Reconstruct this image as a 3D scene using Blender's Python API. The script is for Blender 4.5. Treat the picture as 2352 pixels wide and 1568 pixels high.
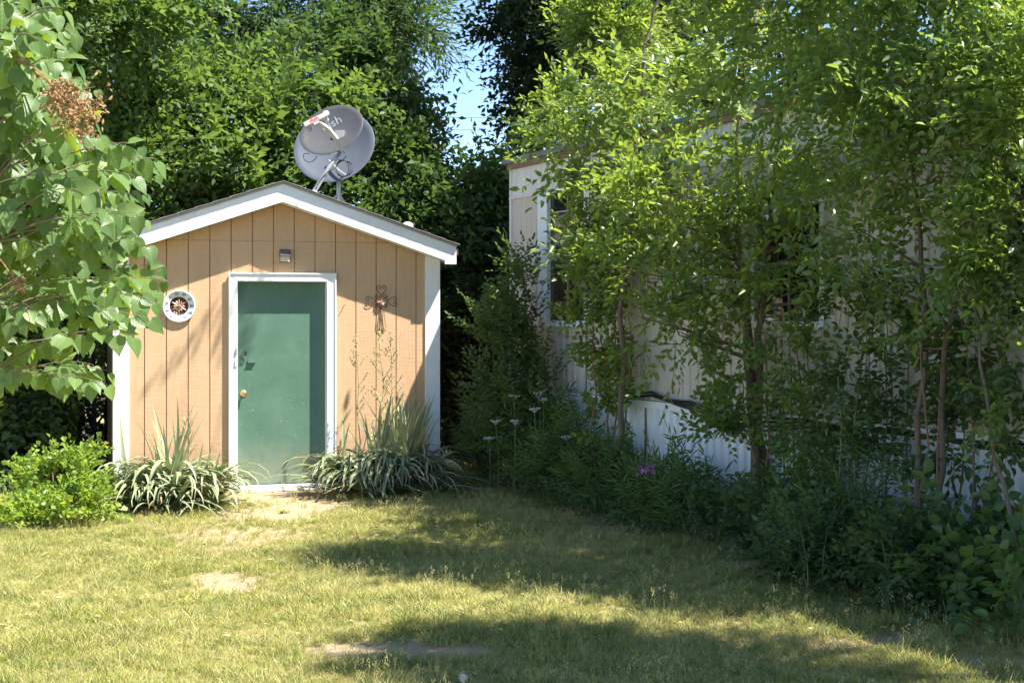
import bpy, math, random
import numpy as np
from mathutils import Vector, Matrix, Quaternion

for o in list(bpy.data.objects): bpy.data.objects.remove(o, do_unlink=True)
scene = bpy.context.scene
COL = scene.collection
R = math.radians
rnd = random.Random(7)

# ------------------------------------------------------------------ camera
EYE = 1.643
cam_d = bpy.data.cameras.new('camera'); cam = bpy.data.objects.new('camera', cam_d); COL.objects.link(cam)
cam_d.sensor_width = 36.0; cam_d.lens = 51.84
cam_d.shift_y = -0.0226
cam_d.clip_end = 600
cam.location = (0, 0, EYE); cam.rotation_euler = (R(90), 0, 0)
scene.camera = cam

# ------------------------------------------------------------------ light
TS = Vector((1.583, -0.562, 2.70)).normalized()          # towards the sun
w = bpy.data.worlds.new('World'); scene.world = w; w.use_nodes = True
nt = w.node_tree; nt.nodes.clear()
sky = nt.nodes.new('ShaderNodeTexSky'); sky.sky_type = 'NISHITA'; sky.sun_disc = False
sky.sun_elevation = math.asin(TS.z); sky.sun_rotation = math.atan2(TS.x, TS.y)
sky.air_density = 0.8; sky.dust_density = 0.15; sky.ozone_density = 3.0; sky.altitude = 1400
bg = nt.nodes.new('ShaderNodeBackground'); bg.inputs[1].default_value = 0.112
wo = nt.nodes.new('ShaderNodeOutputWorld')
nt.links.new(sky.outputs[0], bg.inputs[0]); nt.links.new(bg.outputs[0], wo.inputs[0])
sd = bpy.data.lights.new('sun', 'SUN'); sd.energy = 5.0; sd.angle = R(0.53); sd.color = (1, 0.95, 0.86)
so = bpy.data.objects.new('sun', sd); COL.objects.link(so)
so.rotation_euler = TS.to_track_quat('Z', 'Y').to_euler(); so.location = (8, -4, 14)
vs = scene.view_settings; vs.view_transform = 'Standard'; vs.look = 'None'; vs.gamma = 1; vs.exposure = 1.55
vs.use_curve_mapping = False
cy = scene.cycles
cy.max_bounces = 7; cy.diffuse_bounces = 4; cy.glossy_bounces = 3; cy.transmission_bounces = 4; cy.transparent_max_bounces = 4
cy.sample_clamp_indirect = 6.0; cy.use_denoising = True

# ------------------------------------------------------------------ helpers
FX, CX, HY = 3387.0, 1176.0, 731.0                        # of the 2352 px wide view of the photograph
def D(x, y, Y): return Vector(((x-CX)/FX*Y, Y, EYE-(y-HY)/FX*Y))
def G(x, y):
    Y = EYE*FX/(y-HY); return Vector(((x-CX)/FX*Y, Y, 0))

def thing(name, label, cat, loc=(0, 0, 0), rz=0.0, group=None):
    o = bpy.data.objects.new(name, None); COL.objects.link(o)
    o.empty_display_size = .1
    o.location = loc; o.rotation_euler = (0, 0, rz)
    o['label'] = label; o['category'] = cat
    if group: o['group'] = group
    return o
def tag(o, label, cat, group=None):
    o['label'] = label; o['category'] = cat
    if group: o['group'] = group
    return o
def link(name, me, parent=None, mat=None, label=None):
    o = bpy.data.objects.new(name, me); COL.objects.link(o)
    if mat is not None:
        if len(me.materials) == 0: me.materials.append(mat)
    if parent is not None: o.parent = parent
    if label: o['label'] = label
    return o
def pymesh(name, verts, faces, mat, parent=None, smooth=False, label=None):
    me = bpy.data.meshes.new(name); me.from_pydata([tuple(v) for v in verts], [], faces); me.update()
    if smooth: me.polygons.foreach_set('use_smooth', [True]*len(me.polygons))
    return link(name, me, parent, mat, label)
class MB:
    """collects simple shapes for one mesh"""
    def __init__(s): s.v = []; s.f = []
    def add(s, v, f):
        n = len(s.v); s.v += [tuple(p) for p in v]; s.f += [tuple(i+n for i in q) for q in f]; return s
    def box(s, x0, x1, y0, y1, z0, z1, M=None):
        v = [Vector(p) for p in ((x0,y0,z0),(x1,y0,z0),(x1,y1,z0),(x0,y1,z0),(x0,y0,z1),(x1,y0,z1),(x1,y1,z1),(x0,y1,z1))]
        if M: v = [M@p for p in v]
        return s.add(v, [(0,3,2,1),(4,5,6,7),(0,1,5,4),(1,2,6,5),(2,3,7,6),(3,0,4,7)])
    def prism(s, poly, y0, y1):
        """poly of (x,z), counter-clockwise seen from -y, extruded in y"""
        n = len(poly)
        v = [(x, y0, z) for x, z in poly]+[(x, y1, z) for x, z in poly]
        f = [tuple(range(n)), tuple(range(2*n-1, n-1, -1))]
        for i in range(n): f.append((i, i+n, (i+1) % n+n, (i+1) % n))
        return s.add(v, f)
    def tube(s, pts, rad, seg=6, cap=True):
        pts = [Vector(p) for p in pts]; n = len(pts)
        if not hasattr(rad, '__len__'): rad = [rad]*n
        v = []; f = []; side = None
        for i, p in enumerate(pts):
            t = (pts[min(i+1, n-1)]-pts[max(i-1, 0)])
            t = t.normalized() if t.length > 1e-9 else Vector((0, 0, 1))
            if side is None:
                side = t.cross(Vector((0, 0, 1)) if abs(t.z) < .9 else Vector((1, 0, 0))).normalized()
            else:
                side = (side-t*side.dot(t)); side = side.normalized() if side.length > 1e-6 else t.orthogonal().normalized()
            up = t.cross(side)
            for k in range(seg):
                a = 2*math.pi*k/seg
                v.append(p+(side*math.cos(a)+up*math.sin(a))*rad[i])
        for i in range(n-1):
            for k in range(seg):
                k2 = (k+1) % seg
                f.append((i*seg+k, i*seg+k2, (i+1)*seg+k2, (i+1)*seg+k))
        if cap: f.append(tuple(range(seg-1, -1, -1))); f.append(tuple((n-1)*seg+k for k in range(seg)))
        return s.add(v, f)
    def lathe(s, prof, seg=16, M=None):
        """prof of (r, h) along local z"""
        v = []; f = []
        for r, h in prof:
            for k in range(seg):
                a = 2*math.pi*k/seg; p = Vector((r*math.cos(a), r*math.sin(a), h)); v.append(M@p if M else p)
        for i in range(len(prof)-1):
            for k in range(seg):
                k2 = (k+1) % seg; f.append((i*seg+k, i*seg+k2, (i+1)*seg+k2, (i+1)*seg+k))
        f.append(tuple(range(seg-1, -1, -1))); f.append(tuple((len(prof)-1)*seg+k for k in range(seg)))
        return s.add(v, f)
    def build(s, name, mat, parent=None, smooth=False, label=None):
        return pymesh(name, s.v, s.f, mat, parent, smooth, label)
def bez(a, b, c, n=8):
    a, b, c = Vector(a), Vector(b), Vector(c)
    return [a*(1-t)**2+b*2*t*(1-t)+c*t*t for t in [i/n for i in range(n+1)]]
def wiggle(a, b, n, amp, rg):
    a, b = Vector(a), Vector(b); L = (b-a).length
    out = []
    for i in range(n+1):
        t = i/n; e = math.sin(math.pi*t)
        out.append(a.lerp(b, t)+Vector((rg.uniform(-1, 1), rg.uniform(-1, 1), rg.uniform(-.5, .5)))*amp*L*e)
    return out

# ------------------------------------------------------------------ materials
def newmat(name):
    m = bpy.data.materials.new(name); m.use_nodes = True; t = m.node_tree; t.nodes.clear()
    out = t.nodes.new('ShaderNodeOutputMaterial'); return m, t, out
def N(t, typ, **kw):
    n = t.nodes.new(typ)
    for k, v in kw.items():
        if k.startswith('i_'): n.inputs[int(k[2:])].default_value = v
        else: setattr(n, k, v)
    return n
def mixc(t, fac, a, b, mode='MIX'):
    n = t.nodes.new('ShaderNodeMix'); n.data_type = 'RGBA'; n.blend_type = mode
    for i, x in ((0, fac), (6, a), (7, b)):
        if hasattr(x, 'is_linked'): t.links.new(x, n.inputs[i])
        elif i == 0: n.inputs[0].default_value = x
        else: n.inputs[i].default_value = (*x, 1) if len(x) == 3 else x
    return n.outputs[2]
def ramp(t, src, stops):
    n = t.nodes.new('ShaderNodeValToRGB'); e = n.color_ramp.elements
    while len(e) < len(stops): e.new(.5)
    for q, (p, c) in zip(e, stops):
        q.position = p; q.color = (c, c, c, 1) if not hasattr(c, '__len__') else (*c, 1)
    t.links.new(src, n.inputs[0]); return n.outputs[0]
def noise(t, vec, scale, detail=4, rough=.55, stretch=None):
    n = t.nodes.new('ShaderNodeTexNoise'); n.inputs['Scale'].default_value = scale; n.inputs['Detail'].default_value = detail
    n.inputs['Roughness'].default_value = rough
    if stretch:
        mp = t.nodes.new('ShaderNodeMapping'); mp.inputs['Scale'].default_value = stretch
        t.links.new(vec, mp.inputs[0]); vec = mp.outputs[0]
    t.links.new(vec, n.inputs['Vector']); return n.outputs[0]
def bump(t, h, strength, dist):
    b = t.nodes.new('ShaderNodeBump'); b.inputs['Strength'].default_value = strength; b.inputs['Distance'].default_value = dist
    t.links.new(h, b.inputs['Height']); return b.outputs[0]
def basic(name, c1, c2=None, rough=.6, metal=0, nscale=8, bumpy=0, spec=.4, stretch=None, dirt=None):
    m, t, out = newmat(name)
    p = N(t, 'ShaderNodeBsdfPrincipled'); p.inputs['Roughness'].default_value = rough; p.inputs['Metallic'].default_value = metal
    p.inputs['Specular IOR Level'].default_value = spec
    tc = N(t, 'ShaderNodeTexCoord').outputs['Object']
    n1 = noise(t, tc, nscale, stretch=stretch)
    c = mixc(t, ramp(t, n1, [(.3, 0), (.7, 1)]), c1, c2 or tuple(x*.85 for x in c1))
    if dirt:
        n2 = noise(t, tc, nscale*.35, 5, .65)
        c = mixc(t, ramp(t, n2, [(.55, 0), (.75, .8)]), c, dirt)
    t.links.new(c, p.inputs['Base Color'])
    if bumpy: t.links.new(bump(t, noise(t, tc, nscale*6, stretch=stretch), .5, bumpy), p.inputs['Normal'])
    t.links.new(p.outputs[0], out.inputs[0]); return m

def siding_mat():
    m, t, out = newmat('tan_rough_sawn_paint')
    p = N(t, 'ShaderNodeBsdfPrincipled'); p.inputs['Roughness'].default_value = .75; p.inputs['Specular IOR Level'].default_value = .2
    tc = N(t, 'ShaderNodeTexCoord').outputs['Object']
    saw = noise(t, tc, 7, 3, .65, (1, 1, 9))           # horizontal saw marks
    grain = noise(t, tc, 7, 5, .7, (8, 8, .8))         # vertical wood grain
    blot = noise(t, tc, 2.2, 5, .6)
    base = mixc(t, ramp(t, blot, [(.3, 0), (.7, 1)]), (.53, .35, .205), (.585, .39, .23))
    base = mixc(t, ramp(t, grain, [(.48, 0), (.75, .45)]), base, (.44, .265, .135))
    base = mixc(t, ramp(t, saw, [(.5, 0), (.75, .34)]), base, (.45, .275, .14))
    sz = N(t, 'ShaderNodeSeparateXYZ'); t.links.new(tc, sz.inputs[0])
    ml = N(t, 'ShaderNodeMath', operation='MULTIPLY_ADD'); t.links.new(noise(t, tc, 9, 5, .7), ml.inputs[0]); ml.inputs[1].default_value = -.5; t.links.new(sz.outputs[2], ml.inputs[2])
    base = mixc(t, ramp(t, ml.outputs[0], [(0, .55), (.22, 0)]), base, (.30, .22, .14))
    st = noise(t, tc, 3.5, 5, .7, (5, 5, .5))
    base = mixc(t, ramp(t, st, [(.62, 0), (.8, .35)]), base, (.40, .27, .16))
    t.links.new(base, p.inputs['Base Color'])
    ad = N(t, 'ShaderNodeMath', operation='ADD'); t.links.new(saw, ad.inputs[0]); t.links.new(grain, ad.inputs[1])
    t.links.new(bump(t, ad.outputs[0], .55, .004), p.inputs['Normal'])
    t.links.new(p.outputs[0], out.inputs[0]); return m

def leaf_mat(name, dark, light, trans, rough=.36, tw=.38, spec=.55, veins=False):
    m, t, out = newmat(name)
    at = N(t, 'ShaderNodeAttribute', attribute_name='rnd')
    ob = N(t, 'ShaderNodeObjectInfo')
    ad = N(t, 'ShaderNodeMath', operation='ADD'); t.links.new(at.outputs['Fac'], ad.inputs[0]); t.links.new(ob.outputs['Random'], ad.inputs[1])
    if not veins: ad.inputs[1].default_value = 0; t.links.remove(ad.inputs[1].links[0])
    else:
        hf = N(t, 'ShaderNodeMath', operation='FRACT'); t.links.new(ad.outputs[0], hf.inputs[0]); ad = hf
    c = mixc(t, ad.outputs[0], dark, light)
    c = mixc(t, ramp(t, ad.outputs[0], [(.80, 0), (.95, .7)]), c, (min(1, light[0]*1.55), light[1]*1.35, light[2]*1.1))
    tcol = mixc(t, ad.outputs[0], tuple(x*.75 for x in trans), trans)
    p = N(t, 'ShaderNodeBsdfPrincipled'); p.inputs['Roughness'].default_value = rough; p.inputs['Specular IOR Level'].default_value = spec
    if veins:
        uv = N(t, 'ShaderNodeAttribute', attribute_name='luv')
        sp = N(t, 'ShaderNodeSeparateXYZ'); t.links.new(uv.outputs['Vector'], sp.inputs[0])
        av = N(t, 'ShaderNodeMath', operation='ABSOLUTE'); t.links.new(sp.outputs[1], av.inputs[0])
        mid = N(t, 'ShaderNodeMath', operation='LESS_THAN'); t.links.new(av.outputs[0], mid.inputs[0]); mid.inputs[1].default_value = .018
        q = N(t, 'ShaderNodeMath', operation='MULTIPLY_ADD'); t.links.new(av.outputs[0], q.inputs[0]); q.inputs[1].default_value = -.9; t.links.new(sp.outputs[0], q.inputs[2])
        pp = N(t, 'ShaderNodeMath', operation='PINGPONG'); t.links.new(q.outputs[0], pp.inputs[0]); pp.inputs[1].default_value = .085
        lat = N(t, 'ShaderNodeMath', operation='LESS_THAN'); t.links.new(pp.outputs[0], lat.inputs[0]); lat.inputs[1].default_value = .009
        mx = N(t, 'ShaderNodeMath', operation='MAXIMUM'); t.links.new(mid.outputs[0], mx.inputs[0]); t.links.new(lat.outputs[0], mx.inputs[1])
        sc_ = N(t, 'ShaderNodeMath', operation='MULTIPLY'); t.links.new(mx.outputs[0], sc_.inputs[0]); sc_.inputs[1].default_value = .5
        c = mixc(t, sc_.outputs[0], c, tuple(min(1, x*1.7+.02) for x in light))
        t.links.new(bump(t, pp.outputs[0], .35, .01), p.inputs['Normal'])
    t.links.new(c, p.inputs['Base Color'])
    tr = N(t, 'ShaderNodeBsdfTranslucent'); t.links.new(tcol, tr.inputs[0])
    ms = N(t, 'ShaderNodeMixShader'); ms.inputs[0].default_value = tw
    t.links.new(p.outputs[0], ms.inputs[1]); t.links.new(tr.outputs[0], ms.inputs[2]); t.links.new(ms.outputs[0], out.inputs[0])
    return m

M = {}
M['siding'] = siding_mat()
M['groove'] = basic('groove_shadow_paint', (.40, .21, .09), rough=.9)
M['white'] = basic('white_trim_paint', (.80, .80, .79), (.74, .74, .72), rough=.5, nscale=6, bumpy=.003, stretch=(1, 1, 3), dirt=(.62, .60, .56))
M['door'] = basic('green_door_paint', (.075, .155, .105), (.088, .175, .12), rough=.42, nscale=3, bumpy=.002, dirt=(.11, .195, .14))
def door_mat():
    m, t, out = newmat('green_door_paint')
    p = N(t, 'ShaderNodeBsdfPrincipled'); p.inputs['Specular IOR Level'].default_value = .4
    tc = N(t, 'ShaderNodeTexCoord').outputs['Object']
    n1 = noise(t, tc, 2.2, 5, .65); n2 = noise(t, tc, 16, 5, .7); n3 = noise(t, tc, 70, 2, .5); n4 = noise(t, tc, 5, 5, .7, (4, 4, .5))
    c = mixc(t, ramp(t, n1, [(.35, 0), (.68, 1)]), (.070, .150, .102), (.100, .190, .135))
    c = mixc(t, ramp(t, n4, [(.55, 0), (.8, .6)]), c, (.125, .205, .150))
    c = mixc(t, ramp(t, n2, [(.66, 0), (.74, .5)]), c, (.20, .27, .21))
    c = mixc(t, ramp(t, n3, [(.755, 0), (.775, .9)]), c, (.50, .55, .50))
    sz = N(t, 'ShaderNodeSeparateXYZ'); t.links.new(tc, sz.inputs[0])
    ml = N(t, 'ShaderNodeMath', operation='MULTIPLY_ADD'); t.links.new(n2, ml.inputs[0]); ml.inputs[1].default_value = -.5; t.links.new(sz.outputs[2], ml.inputs[2])
    c = mixc(t, ramp(t, ml.outputs[0], [(0, .5), (.25, 0)]), c, (.22, .22, .15))
    t.links.new(c, p.inputs['Base Color']); t.links.new(ramp(t, n1, [(.3, .35), (.7, .55)]), p.inputs['Roughness'])
    t.links.new(bump(t, n1, .35, .02), p.inputs['Normal']); t.links.new(p.outputs[0], out.inputs[0]); return m
M['door'] = door_mat()
M['brass'] = basic('worn_brass', (.62, .47, .22), (.42, .30, .13), rough=.35, metal=.85, nscale=30)
M['shingle'] = basic('asphalt_shingle', (.16, .15, .14), (.23, .22, .20), rough=.95, nscale=40, bumpy=.004)
M['drip'] = basic('drip_edge_metal', (.36, .36, .36), (.28, .28, .28), rough=.5, nscale=12)
M['dish_face'] = basic('grey_dish_paint', (.088, .088, .092), (.072, .072, .076), rough=.45, nscale=5, dirt=(.115, .112, .108))
M['dish_skylit'] = basic('grey_dish_skylit_tint', (.105, .12, .15), (.09, .105, .135), rough=.45, nscale=5, dirt=(.14, .15, .175))  # grey dish; bluish skylight in shade is put into the colour
M['grey_plastic'] = basic('grey_plastic', (.42, .41, .39), (.34, .33, .31), rough=.45, nscale=9)
M['galv'] = basic('galvanised_steel', (.46, .46, .44), (.36, .36, .35), rough=.45, metal=.4, nscale=20)
M['light_letter'] = basic('pale_lettering', (.26, .26, .275), rough=.5)
M['red_letter'] = basic('red_lettering', (.55, .03, .05), rough=.5)
M['black_rubber'] = basic('black_cable_rubber', (.015, .015, .016), rough=.45)
M['thermo_white'] = basic('weathered_white_enamel', (.74, .76, .76), (.66, .69, .70), rough=.35, nscale=22, dirt=(.5, .5, .48))
M['ink'] = basic('black_ink', (.02, .02, .03), rough=.6)
M['bronze'] = basic('dark_bronze', (.10, .055, .04), (.06, .035, .025), rough=.5, metal=.5, nscale=30)
M['copper_ray'] = basic('tarnished_copper', (.50, .31, .23), (.38, .22, .16), rough=.45, metal=.4, nscale=25)
M['rust_iron'] = basic('rusted_iron_scroll', (.16, .075, .05), (.09, .045, .03), rough=.75, metal=.2, nscale=60)
M['rose'] = basic('faded_copper_rose', (.50, .32, .24), (.36, .21, .15), rough=.7, nscale=50)
M['solar'] = basic('solar_cell_glass', (.10, .10, .13), (.14, .13, .15), rough=.15, nscale=5, spec=.8)
M['lamp_shell'] = basic('dark_bronze_lamp_shell', (.10, .06, .05), (.14, .09, .07), rough=.5, nscale=14)
M['lamp_lens'] = basic('frosted_lamp_lens', (.72, .68, .55), rough=.4)
M['alu'] = basic('beige_ribbed_aluminium', (.54, .49, .42), (.60, .55, .48), rough=.5, nscale=1.6, stretch=(2.5, 1, .35), dirt=(.40, .33, .25))
M['alu_white'] = basic('white_ribbed_aluminium', (.68, .68, .64), (.60, .60, .57), rough=.5, nscale=2, stretch=(3, 1, .3), dirt=(.45, .44, .38))
M['skirt'] = basic('white_vinyl_skirting', (.84, .86, .87), (.79, .81, .82), rough=.5, nscale=2, dirt=(.68, .68, .64))
M['roofedge'] = basic('weathered_roof_coating', (.20, .20, .21), (.13, .13, .14), rough=.9, nscale=9)
M['rustedge'] = basic('rusty_roof_trim', (.24, .145, .10), (.19, .13, .10), rough=.8, nscale=9)
M['winframe'] = basic('white_window_frame', (.78, .82, .84), (.70, .74, .76), rough=.45, nscale=4)
M['glass'] = basic('dark_window_glass', (.012, .014, .016), (.02, .022, .024), rough=.04, spec=.9, nscale=1)
M['curtain'] = basic('grey_curtain', (.25, .23, .2), rough=.9)
M['bark'] = basic('grey_brown_bark', (.20, .155, .115), (.12, .09, .065), rough=.9, nscale=14, bumpy=.012, stretch=(3, 3, .6))
M['bark_dark'] = basic('dark_bark', (.075, .055, .042), (.045, .034, .028), rough=.9, nscale=10, bumpy=.015, stretch=(3, 3, .6))
M['twig'] = basic('reddish_twig', (.22, .13, .08), (.17, .11, .07), rough=.8, nscale=20)
M['lilac_twig'] = basic('grey_lilac_twig', (.20, .165, .11), (.15, .125, .08), rough=.8, nscale=20)
M['greenstem'] = basic('green_stem', (.16, .22, .07), (.22, .26, .10), rough=.7, nscale=20)
M['drystem'] = basic('dry_flower_stalk', (.42, .33, .16), (.34, .30, .13), rough=.8, nscale=30)
M['spent'] = basic('spent_brown_blossom', (.22, .12, .055), (.36, .22, .095), rough=.85, nscale=60)
M['petal_white'] = basic('white_umbel', (.62, .64, .62), rough=.7)
M['petal_pink'] = basic('pink_petal', (.80, .22, .55), (.72, .30, .60), rough=.6, nscale=30)
M['fluff'] = basic('dandelion_fluff', (.78, .76, .70), rough=.9)

M['L_elm'] = leaf_mat('elm_leaf', (.068, .122, .028), (.165, .245, .064), (.46, .60, .07), tw=.43)
M['L_elm2'] = leaf_mat('elm_leaf_deep', (.062, .115, .028), (.15, .235, .064), (.42, .58, .08), tw=.42)
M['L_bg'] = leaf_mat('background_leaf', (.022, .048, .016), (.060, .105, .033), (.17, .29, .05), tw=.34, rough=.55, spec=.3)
M['L_bglit'] = leaf_mat('background_leaf_sunlit', (.042, .088, .022), (.10, .168, .042), (.27, .41, .06), tw=.40, rough=.5, spec=.35)  # sunlit copy, brightness of the sun put into the leaf colour
M['L_dark'] = leaf_mat('background_leaf_shaded', (.016, .032, .015), (.032, .058, .024), (.08, .14, .035), tw=.22, rough=.65, spec=.15)  # shaded copy, backlit darkness put into the leaf colour
M['L_weed'] = leaf_mat('weed_leaf', (.055, .11, .028), (.11, .185, .055), (.28, .42, .07), rough=.55, tw=.33)
M['L_shrub'] = leaf_mat('shrub_leaf', (.04, .08, .024), (.085, .14, .045), (.24, .36, .06), rough=.55, tw=.3, spec=.35)
M['L_vine'] = leaf_mat('broad_dark_leaf', (.05, .092, .03), (.105, .165, .06), (.24, .36, .08), rough=.55, tw=.3, spec=.35)
M['L_bush'] = leaf_mat('bright_bush_leaf', (.12, .21, .025), (.20, .31, .045), (.50, .62, .06), rough=.45, tw=.42)
M['L_lilac'] = leaf_mat('lilac_leaf', (.07, .135, .04), (.125, .205, .068), (.44, .60, .04), rough=.42, tw=.42, spec=.42, veins=True)
M['L_yucca'] = leaf_mat('yucca_leaf', (.20, .235, .12), (.34, .375, .215), (.32, .40, .15), rough=.5, tw=.15, spec=.4)

# ------------------------------------------------------------------ ground
# bare soil patches: world x, y, rx, ry, strength
SOIL = []
for (x, y, rx, ry, s) in [(640, 1140, .6, .65, 1), (690, 1165, .4, .6, .95), (620, 1185, .55, .6, .9), (560, 1228, .65, .45, .75), (480, 1255, .5, .3, .5), (740, 1150, .4, .3, .7),
                          (530, 1338, .24, .38, 1), (500, 1325, .2, .25, .9), (880, 1495, .36, .22, 1), (790, 1490, .28, .16, .9), (1040, 1495, .2, .16, 1), (960, 1500, .25, .12, .8),
                          (590, 1470, .18, .16, .5), (1400, 1215, .35, .3, .7), (1890, 1480, .22, .16, .7), (2050, 1470, .22, .14, .8),
                          (1700, 1300, .35, .25, .7), (2290, 1520, .3, .12, .7), (1560, 1280, .3, .2, .5), (1330, 1180, .2, .3, .5), (330, 1480, .3, .2, .3)]:
    g = G(x, y); SOIL.append((g.x, g.y, rx, ry, s))
SOIL_A = np.array(SOIL)
def wob(x, y): return (.35*np.sin(3.1*x+1.7*y)+.3*np.sin(7.3*x-4.1*y+1)+.3*np.sin(13.*x+9.*y+2)+.35*np.sin(23.*x-17.*y)+.3*np.sin(41.*x+29.*y+1)+.25*np.sin(59.*x-67.*y))
def soil_at(x, y):
    d = np.zeros_like(x)
    wv = wob(x, y)
    for cx, cyy, rx, ry, s in SOIL:
        q = np.sqrt(((x-cx)/rx)**2+((y-cyy)/ry)**2)+.28*wv
        d = np.maximum(d, s*np.clip((1.3-q)/.8, 0, 1))
    return d
SH_O = Vector((-3.685, 13.70, 0)); SH_A = R(17)
TR_O = Vector((0.0, 15.0, 0)); TR_A = R(-65)
def sh_local(x, y):
    c, s = math.cos(SH_A), math.sin(SH_A); dx, dy = x-SH_O.x, y-SH_O.y
    return c*dx+s*dy, -s*dx+c*dy
def tr_local(x, y):
    c, s = math.cos(TR_A), math.sin(TR_A); dx, dy = x-TR_O.x, y-TR_O.y
    return c*dx+s*dy, -s*dx+c*dy
def gz(x, y):
    return .012*np.sin(.9*x+.4)*np.cos(.7*y)+.008*np.sin(2.3*x+1.1*y)
def make_ground():
    def grid(x0, x1, y0, y1, st):
        nx = int((x1-x0)/st)+1; ny = int((y1-y0)/st)+1
        X, Y = np.meshgrid(np.linspace(x0, x1, nx), np.linspace(y0, y1, ny))
        return X.ravel(), Y.ravel(), nx, ny
    xs = np.concatenate([[-160, -80, -40, -20, -12], np.arange(-8, 8.01, .08), [12, 20, 40, 80, 160]])
    ys = np.concatenate([[-60, -30, -10, 0, 3], np.arange(5, 17.01, .08), [19, 22, 28, 40, 80, 160, 260]])
    X, Y = np.meshgrid(xs, ys); nx, ny = len(xs), len(ys)
    x, y = X.ravel(), Y.ravel()
    near = (np.abs(x) < 9) & (y > 4) & (y < 18)
    so_ = np.where(near, soil_at(x, y), .25)
    z = np.where(near, gz(x, y)-.012*so_, 0)
    v = np.stack([x, y, z], 1)
    i = np.arange((ny-1)*nx).reshape(ny-1, nx)[:, :-1].ravel()
    f = np.stack([i, i+1, i+nx+1, i+nx], 1)
    o = bigmesh('ground', v, f, None)
    a = o.data.attributes.new('soil', 'FLOAT', 'POINT'); a.data.foreach_set('value', so_.astype(np.float32))
    o['kind'] = 'structure'
    m, t, out = newmat('lawn_soil_and_thatch')
    p = N(t, 'ShaderNodeBsdfPrincipled'); p.inputs['Roughness'].default_value = .95; p.inputs['Specular IOR Level'].default_value = .1
    gp = N(t, 'ShaderNodeNewGeometry').outputs['Position']
    at = N(t, 'ShaderNodeAttribute', attribute_name='soil').outputs['Fac']
    n1 = noise(t, gp, 1.3, 5, .6); n2 = noise(t, gp, 30, 4, .7); n3 = noise(t, gp, 90, 3, .7)
    th = mixc(t, ramp(t, n1, [(.35, 0), (.65, 1)]), (.26, .24, .09), (.38, .33, .155))
    th = mixc(t, ramp(t, n2, [(.4, 0), (.65, 1)]), th, (.30, .24, .125))
    soil = mixc(t, ramp(t, n2, [(.35, 0), (.65, 1)]), (.36, .255, .165), (.47, .355, .235))
    soil = mixc(t, ramp(t, n3, [(.5, 0), (.75, .7)]), soil, (.50, .41, .22))
    c = mixc(t, at, th, soil)
    t.links.new(c, p.inputs['Base Color'])
    t.links.new(bump(t, n3, .8, .02), p.inputs['Normal'])
    t.links.new(p.outputs[0], out.inputs[0])
    o.data.materials.append(m)
def bigmesh(name, v, f, mat, parent=None, rv=None, smooth=False, label=None):
    v = np.ascontiguousarray(v, dtype=np.float32); f = np.ascontiguousarray(f, dtype=np.int32)
    me = bpy.data.meshes.new(name)
    me.vertices.add(len(v)); me.vertices.foreach_set('co', v.ravel())
    k = f.shape[1]
    me.loops.add(f.size); me.loops.foreach_set('vertex_index', f.ravel())
    me.polygons.add(len(f)); me.polygons.foreach_set('loop_start', np.arange(0, f.size, k, dtype=np.int32))
    me.update(calc_edges=True)
    if smooth: me.polygons.foreach_set('use_smooth', np.ones(len(f), dtype=bool))
    if rv is not None:
        a = me.attributes.new('rnd', 'FLOAT', 'POINT'); a.data.foreach_set('value', np.ascontiguousarray(rv, dtype=np.float32))
    o = bpy.data.objects.new(name, me); COL.objects.link(o)
    if mat is not None: me.materials.append(mat)
    if parent is not None: o.parent = parent
    if label: o['label'] = label
    return o
make_ground()

# ------------------------------------------------------------------ foliage engine
def leaf6(L, W, fold=.12, droop=.1, wide=.38):
    """leaf along +x, quads; six points: base, left edge x2, tip, right edge x2"""
    return np.array([[0, 0, 0], [wide*L*.8, W*.5, fold*W], [L*.72, W*.36, fold*W-droop*L*.4], [L, 0, -droop*L], [L*.72, -W*.36, fold*W-droop*L*.4], [wide*L*.8, -W*.5, fold*W]])
F6 = np.array([[0, 3, 2, 1], [0, 5, 4, 3]])
def leaf4(L, W, fold=.15, droop=.1):
    return np.array([[0, 0, 0], [L*.45, W*.5, fold*W], [L, 0, -droop*L], [L*.45, -W*.5, fold*W]])
F4 = np.array([[0, 1, 2, 3]])
def rotm(rx, ry, rz):
    cx, sx, cy_, sy, cz, sz = math.cos(rx), math.sin(rx), math.cos(ry), math.sin(ry), math.cos(rz), math.sin(rz)
    return np.array([[cz*cy_, cz*sy*sx-sz*cx, cz*sy*cx+sz*sx], [sz*cy_, sz*sy*sx+cz*cx, sz*sy*cx-cz*sx], [-sy, cy_*sx, cy_*cx]])
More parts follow.
